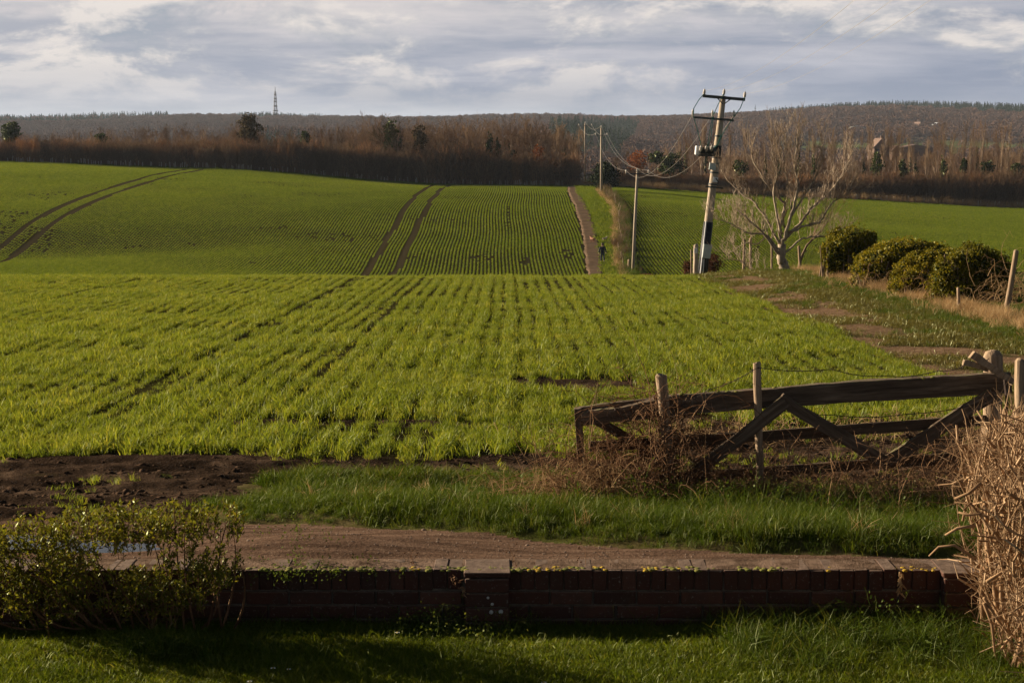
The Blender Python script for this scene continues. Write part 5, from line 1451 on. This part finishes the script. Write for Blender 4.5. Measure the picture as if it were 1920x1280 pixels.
mead = (sstep(1150, 1200, y) * (1 - sstep(1420, 1500, y + 900 * (u - 0.22))) * sstep(0.14, 0.17, u) * (fbm(x, y, 0.008, 2) > 0.42)) > 0.5
mead |= (u > 0.19) & (np.abs(y - 1750) < 45) & (fbm(x, y, 0.01, 2, 7) > 0.45)
hedge_in = mead & (np.abs(((y + x * 0.3) % 110) - 5) < 5)
ok = (~mead) | hedge_in; x, y, u = x[ok], y[ok], u[ok]
z = H(x, y); var = RNG.integers(0, 4, len(x)); con = ((fbm(x, y, 0.0035, 3, 70) > 0.60) & (y > 1900)) | ((y > 2080) & ((u > 0.15) & (u < 0.285))) | ((y > 2120) & (u < -0.20)) | ((y > 2120) & (u < -0.11) & (u > -0.16)) | ((np.abs(u - 0.048) < 0.026) & (y > 950) & (y < 1900) & (u < 0.075 - (1900 - y) * 0.00001)) | ((np.abs(u + 0.115) < 0.032) & (y > 950) & (y < 1400) & (fbm(x, y, 0.004, 2, 3) > 0.35))  # last two terms: dark conifers added on nearer slopes in place of cloud shadow
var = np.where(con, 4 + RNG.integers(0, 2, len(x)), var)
s = RNG.uniform(0.7, 1.25, len(x)) * np.where(con, 0.75, 1.0)
scatter('hill_woodland', np.stack([x, y, z - 0.5], 1), RNG.uniform(0, 6.28, len(x)), s, var, CR + CN, 'leafless woodland on the distant hills with skyline pines and dark conifers standing in for cloud shadow', tilt=0.05)

def hp(px, D, dz=0): g0 = gpt(px, D); g0.z += dz; return g0
mroot = empty('radio_mast', hp(520.5, 2230)); tag(mroot, 'tall thin lattice radio mast on the left skyline', 'mast')
mh = 2230 * S(163) - mroot.location.z
def leg_at(t, a): w0 = 3.6 * (1 - t) + 0.7 * t; return Vector((w0 * math.cos(a), w0 * math.sin(a), mh * t))
for k in range(4):
    a = math.pi / 4 + k * math.pi / 2; mb = MB(); mb.tube([leg_at(0, a), leg_at(0.5, a), leg_at(0.86, a)], 0.30, 4); mb.build('leg', M['mast_steel'], mroot)
mb = MB()
for k in range(16):
    t0, t1 = k / 16 * 0.86, (k + 1) / 16 * 0.86
    for j in range(4):
        a0, a1 = math.pi / 4 + j * math.pi / 2, math.pi / 4 + (j + 1) * math.pi / 2
        mb.tube([leg_at(t0, a0), leg_at(t1, a1)], 0.16, 3); mb.tube([leg_at(t1, a0), leg_at(t1, a1)], 0.16, 3)
mb.build('lattice', M['mast_steel'], mroot)
mb = MB(); mb.tube([(0, 0, mh * 0.84), (0, 0, mh)], [0.5, 0.3], 6); mb.build('aerial', M['mast_steel'], mroot)
for t, r in ((0.22, 3.9), (0.32, 3.2), (0.45, 2.6), (0.58, 2.2), (0.66, 2.0), (0.78, 1.7)):
    mb = MB(); mb.lathe([(r, -0.9), (r, 0.9)], (0, 0, mh * t), 8); mb.build('dish_platform', M['mast_steel'], mroot)

def house(px, py_base, D, w_, dp, hw, hr, wall, roof, label, rz=0.0, cat='house', wins=3, chim=True):
    g0 = P(px, py_base, D); root = empty('house', g0, rz); tag(root, label, cat)
    mb = MB(); mb.box((0, 0, hw / 2 - 3), (w_, dp, hw + 6)); mb.add([(-w_ / 2, -dp / 2 + 0.01, hw), (w_ / 2, -dp / 2 + 0.01, hw), (0, -dp / 2 + 0.01, hw + hr)], [(0, 1, 2)]); mb.build('wall', M[wall], root)
    rb_ = MB(); e = 0.4
    for s_ in (-1, 1):
        rb_.add([(s_ * (w_ / 2 + e), -dp / 2 - e, hw - 0.3), (s_ * (w_ / 2 + e), dp / 2 + e, hw - 0.3), (0, dp / 2 + e, hw + hr), (0, -dp / 2 - e, hw + hr),
                 (s_ * (w_ / 2 + e), -dp / 2 - e, hw + 0.0), (s_ * (w_ / 2 + e), dp / 2 + e, hw + 0.0), (0, dp / 2 + e, hw + hr + 0.35), (0, -dp / 2 - e, hw + hr + 0.35)], [(0, 1, 2, 3), (4, 5, 6, 7), (0, 3, 7, 4), (1, 2, 6, 5), (0, 1, 5, 4)])
    rf = rb_.build('roof', M[roof], root)
    if chim: c = MB(); c.box((w_ * 0.2, 0, hw + hr), (1.0, 1.0, 2.4)); c.build('chimney', M['roof_tile'], root)
    for k in range(wins):
        wb = MB(); wb.box((-w_ / 2 + (k + 0.5) * w_ / wins, -dp / 2 - 0.05, hw * 0.55), (w_ / wins * 0.4, 0.12, hw * 0.3)); wb.build('window', M['window_dark'], root)
    return root
house(1720, 247, 1560, 5.0, 9, 3.2, 5.2, 'stone_pale', 'roof_tile', 'small sunlit house with a steep pale gable on the wooded hillside', 0.35, wins=2)
house(1757, 240, 1600, 9.5, 6, 3.2, 1.4, 'white_wall', 'plastic_tunnel', 'pale roofed low building right of the sunlit gable on the hillside', 0.2, 'building', 4)
house(1647, 286, 620, 5.5, 9, 1.8, 3.0, 'dark_brick_wall', 'roof_tile', 'nearer brown gabled roof showing above the plantation trees', 0.05, 'house', 2)
house(1677, 289, 640, 3.2, 7, 1.3, 1.6, 'dark_brick_wall', 'roof_tile', 'smaller dark gabled roof right of the brown gable', 0.05, 'house', 1, False)
house(1712, 281, 760, 17, 9, 0.6, 1.4, 'roof_tile', 'roof_tile', 'long low farm shed with a pale ridge behind the two gables', 0.04, 'barn', 4, False)
t_ = empty('polytunnel', P(1606, 243, 1500)); tag(t_, 'pale hooped polytunnel on the hillside left of the sunlit gable', 'polytunnel')
mb = MB(); n = 12
for yy in (-5, 5):
    for k in range(n + 1): a = math.pi * k / n; mb.v.append((6.6 * math.cos(a), yy, 3.0 * math.sin(a)))
for k in range(n): mb.f.append((k, k + 1, n + 1 + k + 1, n + 1 + k))
mb.build('cover', M['grey_green'], t_)
hb = MB(); hb.tube([(6.65 * math.cos(math.pi * k / n), -5.1, 3.05 * math.sin(math.pi * k / n)) for k in range(n + 1)], 0.22, 4); hb.build('hoop', M['plastic_tunnel'], t_)
for k, (px, py, lb) in enumerate(((1412, 196, 'lone tall conifer on the right skyline near the pole top'), (283, 209, 'small conifer poking above the left skyline'), (182, 207, 'conifer on the left skyline above the far wood'))):
    D = 2150; g0 = hp(px, D); r = CN[0].copy(); COL.objects.link(r); r.name = 'crown'; root = empty('conifer_tree', g0); r.parent = root; h = D * S(py) - g0.z; root.scale = (h / 18, h / 18, h / 14)
    mb = MB(); mb.tube([(0, 0, -1), (0, 0, 10)], [0.5, 0.2], 5); mb.build('trunk', M['bark_far'], root); tag(root, lb, 'tree')

# ------------------------------------------------------------------ poles and wires
def insul(mb, c, h=0.32, r=0.07, ax=Vector((0, 0, 1))):
    mb.lathe([(r * 0.35, -h * 0.3), (r * 0.35, 0), (r, 0.02), (r * 0.6, h * 0.2), (r, h * 0.3), (r * 0.6, h * 0.5), (r * 0.95, h * 0.6), (r * 0.5, h * 0.85), (r * 0.3, h)], c, 8, ax)
# the leaning transformer pole
PD = 76.0
q = lambda px, py, dd=0.0: P(px, py, PD + dd)
base = q(1318, 515); base.z = min(base.z, Hs(base.x, PD))
proot = empty('utility_pole', (q(1317, 520).x, PD, Hs(q(1317, 520).x, PD))); tag(proot, 'tall leaning wooden electricity pole with two crossarms and a transformer', 'utility pole')
mpx = PD / F
def add(mb, nm, mt, par=proot, smooth=False): o = mb.build(nm, M[mt], smooth=smooth); return child(o, par)
def pole_x(py): return 1356.5 - (py - 178) * (1356.5 - 1317) / (512 - 178)
mb = MB(); mb.tube([q(pole_x(560), 560), q(pole_x(450), 450), q(pole_x(300), 300), q(pole_x(180), 180)], [0.20, 0.19, 0.165, 0.12], 14); add(mb, 'shaft', 'pole_wood', smooth=True)
mb = MB(); mb.tube([q(pole_x(530), 530), q(pole_x(416), 416)], [0.225, 0.21], 14); add(mb, 'lower_guard', 'black_guard', smooth=True)
mb = MB(); mb.tube([q(pole_x(297), 297), q(pole_x(273), 273)], [0.19, 0.185], 12); add(mb, 'band', 'black_guard')
mb = MB(); mb.box(q(1336, 312, -0.16), (12 * mpx, 0.16, 13 * mpx), Matrix.Rotation(R(6.8), 3, 'Y')); add(mb, 'sign_plate', 'grey_green')
mb = MB(); mb.box(q(1341.5, 337, -0.17), (9 * mpx, 0.05, 9 * mpx), Matrix.Rotation(R(6.8), 3, 'Y')); add(mb, 'sign_plate', 'white_box')
mb = MB(); mb.box(q(1325, 471, -0.2), (15.5 * mpx, 0.30, 26 * mpx), Matrix.Rotation(R(6.8), 3, 'Y')); o = add(mb, 'cable_box', 'grey_green'); bevel(o, 0.02)
mb = MB(); mb.tube([q(1312.5, 520, -0.22), q(1318, 470, -0.24), q(1324, 415, -0.22)], 0.028, 6); add(mb, 'conduit', 'white_box')
mb = MB(); mb.tube([q(1318, 512, -0.25), q(1320, 485, -0.25)], 0.02, 6); add(mb, 'conduit', 'white_box')
for (py, r) in ((257, 0.17), (325, 0.2), (347, 0.2), (352, 0.2)):
    mb = MB(); mb.tube([q(pole_x(py), py), q(pole_x(py - 3), py - 3)], r, 12); add(mb, 'clamp', 'steel_dark')
# spiked climbing guard
mb = MB(); mb.tube([q(1322, 350, -0.1), q(1355, 353, -0.1)], 0.03, 5); mb.tube([q(1347, 341, -0.2), q(1342, 334, -0.2)], 0.03, 5); mb.tube([q(1340, 307, -0.2), q(1352, 306, -0.25), q(1352, 298, -0.25)], 0.025, 5); add(mb, 'bracket', 'steel_dark')
def arm(a, b, th=0.11):
    mb = MB(); a, b = q(*a), q(*b); d = b - a; ang = math.atan2(d.z, d.x); mb.box((a + b) / 2, (d.length, th, th * 1.1), Matrix.Rotation(-ang, 3, 'Y')); return add(mb, 'crossarm', 'steel_dark')
arm((1317.5, 180, -0.2), (1397, 187, -0.2), 0.12); arm((1301, 220, -0.2), (1376, 226, -0.2), 0.085)
mb = MB(); mb.tube([q(1345, 184, -0.2), q(1355, 195, -0.2)], 0.025, 5); mb.tube([q(1370, 186, -0.2), q(1358, 195, -0.2)], 0.025, 5); add(mb, 'arm_brace', 'steel_dark')
top_ins = [(1320, 178), (1357, 178), (1396, 183)]
for (a, b) in top_ins: mb = MB(); insul(mb, q(a, b, -0.2), 0.26, 0.075, Vector((0.1, 0, 1))); add(mb, 'insulator', 'insulator', smooth=True)
low_ins = [(1299, 217), (1336, 218), (1376, 219)]
for (a, b) in low_ins:
    mb = MB(); insul(mb, q(a, b, -0.2), 0.28, 0.06, Vector((0, 0, 1))); add(mb, 'insulator', 'insulator', smooth=True)
# transformer on its platform
mb = MB(); tc_ = q(1327, 283, -0.35); mb.box(tc_, (30 * mpx, 0.5, 12 * mpx), Matrix.Rotation(R(3), 3, 'Y')); o = add(mb, 'transformer', 'steel_dark'); bevel(o, 0.03)
for k in range(7): fb = MB(); fb.box(q(1314 + k * 4, 287, -0.62), (0.02, 0.08, 8 * mpx)); add(fb, 'cooling_fin', 'steel_dark')
mb = MB(); mb.box(q(1307.5, 282, -0.4), (8 * mpx, 0.32, 17 * mpx), Matrix.Rotation(R(5), 3, 'Y')); o = add(mb, 'white_tank', 'white_box'); bevel(o, 0.03)
mb = MB(); mb.box(q(1328, 291.5, -0.3), (40 * mpx, 0.10, 0.09), Matrix.Rotation(R(2), 3, 'Y')); add(mb, 'platform', 'steel_dark')
for px in (1314, 1324, 1334): mb = MB(); insul(mb, q(px, 282, -0.66), 0.24, 0.075, Vector((0, -0.5, 0.85))); add(mb, 'bushing', 'insulator', smooth=True)
for pl in ([(1320, 176), (1310, 188), (1301, 203), (1300, 216)], [(1300, 218), (1308, 245), (1316, 278)], [(1357, 176), (1347, 195), (1338, 215)], [(1336, 219), (1330, 250), (1326, 278)], [(1338, 219), (1332, 262), (1327, 276)],
           [(1396, 183), (1388, 203), (1376, 219)], [(1374, 222), (1357, 248), (1345, 272), (1338, 280)], [(1352, 252), (1346, 270), (1340, 276), (1333, 280)]):
    pts = [q(a, b, -0.3) for a, b in pl]; mb = MB(); mb.tube(pts, 0.018, 5); add(mb, 'jumper_cable', 'green_cable')

def plain_pole(px, py_top, py_base, D, arm_px, arm_py, label, tilt=0, offs=(-22, 0, 22), r=0.13, topins=True, armh=0.1):
    b = P(px - tilt, py_base, D); t = P(px, py_top, D); gz = Hs(b.x, D); root = empty('utility_pole', (b.x, D, gz)); tag(root, label, 'utility pole', 'electricity poles of the line')
    mb = MB(); mb.tube([(b.x - 0, D, gz - 0.8), ((b.x + t.x) / 2, D, (gz + t.z) / 2), t], [r * 1.15, r, r * 0.8], 10); child(mb.build('shaft', M['pole_wood'], smooth=True), root)
    ends = []
    a, c = P(px - arm_px, arm_py, D - 0.15), P(px + arm_px, arm_py, D - 0.15)
    mb = MB(); mb.box((a + c) / 2, ((c - a).length, armh, armh)); child(mb.build('crossarm', M['steel_dark']), root)
    for e in (a, c): mb = MB(); insul(mb, e + Vector((0, 0, 0.06)), 0.3, 0.09); child(mb.build('insulator', M['insulator'], smooth=True), root); ends.append(e + Vector((0, 0, 0.3)))
    mb = MB(); e = t + Vector((0, 0, 0.05)); insul(mb, e, 0.3, 0.09); child(mb.build('insulator', M['insulator'], smooth=True), root); ends.insert(1, e + Vector((0, 0, 0.3)))
    return ends
E2 = plain_pole(1195, 323, 516, 148, 21, 326, 'plain wooden pole with one crossarm, second in the line beyond the crest', tilt=9)
E3 = plain_pole(1127.5, 240, 356, 240, 11, 254, 'third pole of the line, standing in front of the black green yew', r=0.16)
E4 = plain_pole(1097, 232, 330, 300, 12, 236, 'farthest pole of the line, showing thin above the dark thicket', r=0.15)
def wire(a, b, sag, label, r=0.012, grp='overhead wires'):
    a, b = Vector(a), Vector(b); mb = MB(); n = 26; mb.tube([a.lerp(b, k / n) - Vector((0, 0, sag * 4 * (k / n) * (1 - k / n))) for k in range(n + 1)], r, 4)
    return tag(mb.build('overhead_wire', M['wire']), label, 'wire', grp)
low3 = [q(1299, 214, -0.2), q(1336, 214, -0.2), q(1376, 216, -0.2)]
nm = ('left', 'middle', 'right')
for k in range(3):
    wire(low3[k], E2[k], 1.5, f'{nm[k]} wire of the three sagging from the leaning pole down to the second pole', 0.007)
    wire(E2[k], E3[k], 1.3, f'{nm[k]} wire of the three rising from the second pole to the third', 0.009)
    wire(E3[k], E4[k], 0.9, f'{nm[k]} wire of the three between the third and the farthest pole', 0.013)
ti = [q(1320, 170, -0.2), q(1357, 170, -0.2), q(1396, 176, -0.2)]
for k, (ex, ey) in enumerate(((1800, -172), (1905, -180), (2010, -190))):
    wire(ti[k], P(ex, ey, 24), 0.55, f'{nm[k]} wire of the three rising to the top right of the sky', 0.0044)
# timber stay post and thin posts by the pole foot
def stick(px, py0, py1, D, r, label, lean=0.0, cat='post', grp='fence posts along the lane', mat='post_wood'):
    a = P(px - lean, py0, D); gz = Hs(a.x, D); t = P(px, py1, D)
    return round_post('fence_post', (a.x, D, min(gz, a.z)), t, r, r * 0.92, M[mat], label, cat, grp, 0.1, 10, 0.3)
stick(1305, 512, 459, 74, 0.115, 'thick round timber post just left of the leaning pole foot', 1, mat='pole_wood')
mb = MB(); mb.box(P(1304.5, 470, 73.85), (0.14, 0.03, 0.22)); tag(mb.build('post_plate', M['white_box']), 'small pale plate fixed to the thick timber post by the pole', 'plate')
stick(1296, 512, 468, 73.5, 0.035, 'thin grey post left of the thick timber post', -1)
stick(1396, 512, 449, 57, 0.05, 'left post of a pair in front of the bare tree', 2)
stick(1407, 516, 446, 56, 0.045, 'right post of a pair in front of the bare tree', 0)
stick(1447, 515, 455, 56, 0.035, 'slim post close to the left of the bare tree trunk', 0)
stick(1498, 516, 462, 54, 0.045, 'dark slim post close to the right of the bare tree trunk', -3)
stick(1797, 592, 540, 34, 0.036, 'short grey post in the dead grass below the bushes', -1)
stick(1906, 600, 470, 33, 0.055, 'tall leaning post of pale wood at the right edge', 22)
stick(1180, 520, 487, 150, 0.15, 'stout pale post left of the second pole foot', 0, grp='posts of the hedge bank')
rnd = random.Random(4)
for k in range(16):
    D = 152 + k * 5.6; xx = float(hedgeX(np.array([D]))[0]) - 0.05; gz = Hs(xx, D)
    round_post('fence_post', (xx, D, gz), (xx + rnd.uniform(-0.25, 0.3), D, gz + rnd.uniform(1.0, 1.35)), 0.05, 0.045, M['post_wood'], 'weathered post on the scrubby bank beside the far path', 'post', 'fence posts on the hedge bank', 0.1, 6, 0.3)

# ------------------------------------------------------------------ ivy bushes by the lane
def bush(name, lobes_px, D, mat, label, n, size, seed):
    rng = np.random.default_rng(seed); lob = []
    for (px, py, rx, ry, dd) in lobes_px:
        c = P(px, py, D + dd); s_ = (D + dd) / F; lob.append((c.x, c.y, c.z, rx * s_, rx * s_ * 0.8, ry * s_))
    root = empty(name, (lob[0][0], lob[0][1], Hs(lob[0][0], lob[0][1]))); tag(root, label, 'bush', 'ivy bushes beside the lane')
    for k in range(9 * len(lob)):
        l = lob[rng.integers(len(lobes_px))]; d = rand_dirs(1, rng)[0]; d[2] = abs(d[2]) * 0.9 + 0.05; q_ = rng.uniform(0.12, 0.26)
        lob.append((l[0] + d[0] * l[3] * 0.92, l[1] + d[1] * l[4] * 0.92, l[2] + d[2] * l[5] * 0.92, l[3] * q_, l[4] * q_, l[5] * q_ * 1.3))
    V, Fc = blob_leaves(rng, lob, int(n * 1.5), size, 0.75, 0.28)
    o = mesh_obj('foliage', V, Fc, M[mat]); child(o, root); o['kind'] = 'stuff'
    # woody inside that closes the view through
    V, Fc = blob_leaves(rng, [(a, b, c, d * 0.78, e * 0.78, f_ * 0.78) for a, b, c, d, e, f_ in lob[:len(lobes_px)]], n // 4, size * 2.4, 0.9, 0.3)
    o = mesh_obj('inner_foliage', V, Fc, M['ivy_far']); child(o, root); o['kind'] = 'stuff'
    A, B, ra, rb = [], [], [], []
    for k in range(60):
        l = lob[rng.integers(len(lob))]; b0 = np.array([l[0] + rng.normal(0, l[3] * 0.3), l[1], Hs(l[0], l[1])]); e0 = np.array(l[:3]) + rng.normal(0, 1, 3) * np.array(l[3:6]) * 0.6
        A.append(b0); B.append(e0); ra.append(0.03); rb.append(0.012)
    o = mesh_obj('stems', *segs_mesh(A, B, ra, rb, 5), M['bark_far']); child(o, root)
    return root
bush('ivy_bush', [(1592, 468, 48, 42, 0), (1570, 480, 30, 34, -0.3), (1620, 455, 26, 24, 0.2), (1575, 505, 22, 14, -0.2)], 46, 'ivy', 'rounded dark green ivy bush, leftmost and standing apart', 9000, 0.055, 1)
bush('ivy_bush', [(1690, 478, 62, 32, 0.6), (1650, 495, 50, 32, 0.2), (1738, 480, 50, 26, 0.6), (1632, 518, 40, 30, -0.2), (1690, 530, 55, 28, -0.2)], 41.5, 'ivy', 'long sloping ivy bush with a yellowish flowering top, second from the left', 13000, 0.052, 2)
bush('ivy_bush', [(1735, 500, 50, 30, 0), (1715, 530, 48, 30, -0.3), (1760, 488, 34, 22, 0.2)], 38.5, 'ivy', 'lower ivy bush in the middle of the row, in front of the sloping one', 9000, 0.050, 3)
bush('ivy_bush', [(1822, 500, 58, 42, 0), (1785, 515, 42, 34, -0.2), (1862, 515, 40, 38, 0.2), (1790, 548, 55, 28, -0.2), (1850, 552, 45, 30, 0)], 36.5, 'ivy', 'largest and rightmost ivy bush, dark on its right side', 14000, 0.050, 4)
tangle('bare_briar', [(9.3, 36.5, 0.5, 0, 0.3), (8.6, 40, 0.5, 0, 0.2), (9.9, 33.5, 0.5, 0.1, 0.5), (10.3, 34.5, 0.4, 0, 0.8)], M['straw'], 'leafless grey briars in the dead grass below the rightmost ivy bush', 'bramble', 260, 0.9, 0.005, 1.0)

# ------------------------------------------------------------------ walker and dog on the far path
def skin_body(name, verts, edges, radii, mat, parent, root_idx=0, sub=2):
    me = bpy.data.meshes.new(name); me.from_pydata(verts, edges, []); o = bpy.data.objects.new(name, me); COL.objects.link(o); o.parent = parent
    m = o.modifiers.new('skin', 'SKIN'); me.skin_vertices[0].data[root_idx].use_root = True
    for k, r in enumerate(radii): me.skin_vertices[0].data[k].radius = (r, r) if not isinstance(r, tuple) else r
    s_ = o.modifiers.new('sub', 'SUBSURF'); s_.levels = 1; s_.render_levels = sub; me.materials.append(mat)
    return o
WD = 157.0; wx = (1130 - 960) / F * WD
pr = empty('person', (wx, WD, Hs(wx, WD) + 0.02), R(4)); tag(pr, 'person in a dark jacket and blue grey trousers walking away beside the far path', 'person')
hv = [(0, 0, 0.95), (0, 0, 1.15), (0, 0, 1.38), (0, 0, 1.50), (0, 0.01, 1.60), (0, 0.01, 1.71),
      (-0.10, 0, 0.90), (-0.10, 0.10, 0.50), (-0.10, 0.05, 0.09), (-0.10, 0.20, 0.03),
      (0.10, 0, 0.90), (0.11, -0.10, 0.50), (0.11, -0.26, 0.14), (0.12, -0.16, 0.05),
      (-0.19, 0, 1.38), (-0.30, -0.06, 1.12), (-0.33, 0.02, 0.88), (-0.34, 0.04, 0.79),
      (0.19, 0, 1.38), (0.30, 0.06, 1.12), (0.33, 0.10, 0.90), (0.34, 0.13, 0.81)]
he = [(0, 1), (1, 2), (2, 3), (3, 4), (4, 5), (0, 6), (6, 7), (7, 8), (8, 9), (0, 10), (10, 11), (11, 12), (12, 13), (2, 14), (14, 15), (15, 16), (16, 17), (2, 18), (18, 19), (19, 20), (20, 21)]
hr_ = [0.14, 0.13, 0.15, 0.06, 0.095, 0.085, 0.09, 0.065, 0.045, 0.04, 0.09, 0.065, 0.045, 0.04, 0.07, 0.05, 0.035, 0.035, 0.07, 0.05, 0.035, 0.035]
skin_body('body', hv, he, hr_, M['skin'], pr)
jv = [(0, 0, 0.82), (0, 0, 1.0), (0, 0, 1.18), (0, 0, 1.40), (0, 0, 1.47), (-0.20, 0, 1.40), (-0.305, -0.06, 1.12), (-0.335, 0.02, 0.87), (0.20, 0, 1.40), (0.305, 0.06, 1.12), (0.335, 0.10, 0.89)]
skin_body('jacket', jv, [(0, 1), (1, 2), (2, 3), (3, 4), (3, 5), (5, 6), (6, 7), (3, 8), (8, 9), (9, 10)], [(0.21, 0.16), (0.20, 0.15), (0.20, 0.15), (0.19, 0.14), 0.09, 0.09, 0.075, 0.06, 0.09, 0.075, 0.06], M['coat'], pr, 2)
tv = [(0, 0, 0.92), (-0.10, 0, 0.86), (-0.10, 0.10, 0.50), (-0.10, 0.05, 0.12), (0.10, 0, 0.86), (0.11, -0.10, 0.50), (0.11, -0.25, 0.17)]
skin_body('trousers', tv, [(0, 1), (1, 2), (2, 3), (0, 4), (4, 5), (5, 6)], [0.15, 0.105, 0.08, 0.065, 0.105, 0.08, 0.065], M['jeans'], pr)
skin_body('boot', [(-0.10, 0.03, 0.10), (-0.10, 0.07, 0.04), (-0.10, 0.20, 0.03)], [(0, 1), (1, 2)], [0.055, 0.055, 0.045], M['coat'], pr, 0, 1)
skin_body('boot', [(0.11, -0.27, 0.17), (0.115, -0.24, 0.09), (0.12, -0.15, 0.05)], [(0, 1), (1, 2)], [0.055, 0.055, 0.045], M['coat'], pr, 0, 1)
skin_body('hair', [(0, -0.03, 1.60), (0, -0.01, 1.68), (0, 0, 1.74)], [(0, 1), (1, 2)], [0.10, 0.115, 0.085], M['hair'], pr, 1)
DD = 172.0; dx = (1110.5 - 960) / F * DD
dr = empty('dog', (dx, DD, Hs(dx, DD) + 0.02), R(25)); tag(dr, 'small ginger brown dog trotting ahead of the walker on the path', 'dog')
dv = [(0, -0.22, 0.44), (0, 0.0, 0.45), (0, 0.22, 0.46), (0, 0.33, 0.56), (0, 0.40, 0.64), (0, 0.53, 0.60),
      (-0.08, -0.26, 0.36), (-0.08, -0.20, 0.26), (-0.08, -0.31, 0.16), (-0.08, -0.28, 0.02), (0.08, -0.26, 0.36), (0.08, -0.14, 0.26), (0.08, -0.22, 0.16), (0.08, -0.18, 0.02),
      (-0.08, 0.22, 0.36), (-0.08, 0.22, 0.20), (-0.08, 0.24, 0.02), (0.08, 0.22, 0.36), (0.08, 0.28, 0.20), (0.08, 0.34, 0.04), (0, -0.34, 0.50), (0, -0.46, 0.62), (-0.06, 0.38, 0.70), (0.06, 0.38, 0.70)]
de = [(0, 1), (1, 2), (2, 3), (3, 4), (4, 5), (0, 6), (6, 7), (7, 8), (8, 9), (0, 10), (10, 11), (11, 12), (12, 13), (2, 14), (14, 15), (15, 16), (2, 17), (17, 18), (18, 19), (0, 20), (20, 21), (4, 22), (4, 23)]
skin_body('body', dv, de, [0.11, 0.11, 0.13, 0.085, 0.085, 0.04, 0.07, 0.05, 0.028, 0.03, 0.07, 0.05, 0.028, 0.03, 0.055, 0.032, 0.03, 0.055, 0.032, 0.03, 0.035, 0.02, 0.025, 0.025], M['dog'], dr, 1)
DD2 = 173.5; dx = (1134 - 960) / F * DD2
d2 = empty('dog', (dx, DD2, Hs(dx, DD2) + 0.02), R(-60)); tag(d2, 'small pale dog in the grass strip ahead of the walker', 'dog')
M['dog_pale'] = mat_noise('dog_pale', (0.35, 0.28, 0.18), (0.5, 0.42, 0.3), 8, 0.8)
skin_body('body', [(a * 0.7, b * 0.7, c * 0.7) for a, b, c in dv], de, [r * 0.7 for r in [0.11, 0.11, 0.13, 0.085, 0.085, 0.04, 0.07, 0.05, 0.028, 0.03, 0.07, 0.05, 0.028, 0.03, 0.055, 0.032, 0.03, 0.055, 0.032, 0.03, 0.035, 0.02, 0.025, 0.025]], M['dog_pale'], d2, 1)

# ------------------------------------------------------------------ haze
hz = MB(); hz.box((0, 4200, 10), (14000, 9400, 130)); 
def hzb(nt):
    v = nt.n('ShaderNodeVolumePrincipled', i={'Color': (0.70, 0.82, 1.0, 1), 'Density': 0.000055, 'Anisotropy': 0.2}); return v.outputs[0], None
hm = bpy.data.materials.new('haze'); hm.use_nodes = True; hm.node_tree.nodes.clear(); h_ = NT(hm.node_tree); oo = h_.n('ShaderNodeOutputMaterial'); h_.link(hzb(h_)[0], oo.inputs['Volume'])
ho = hz.build('haze', hm); tag(ho, kind='stuff')
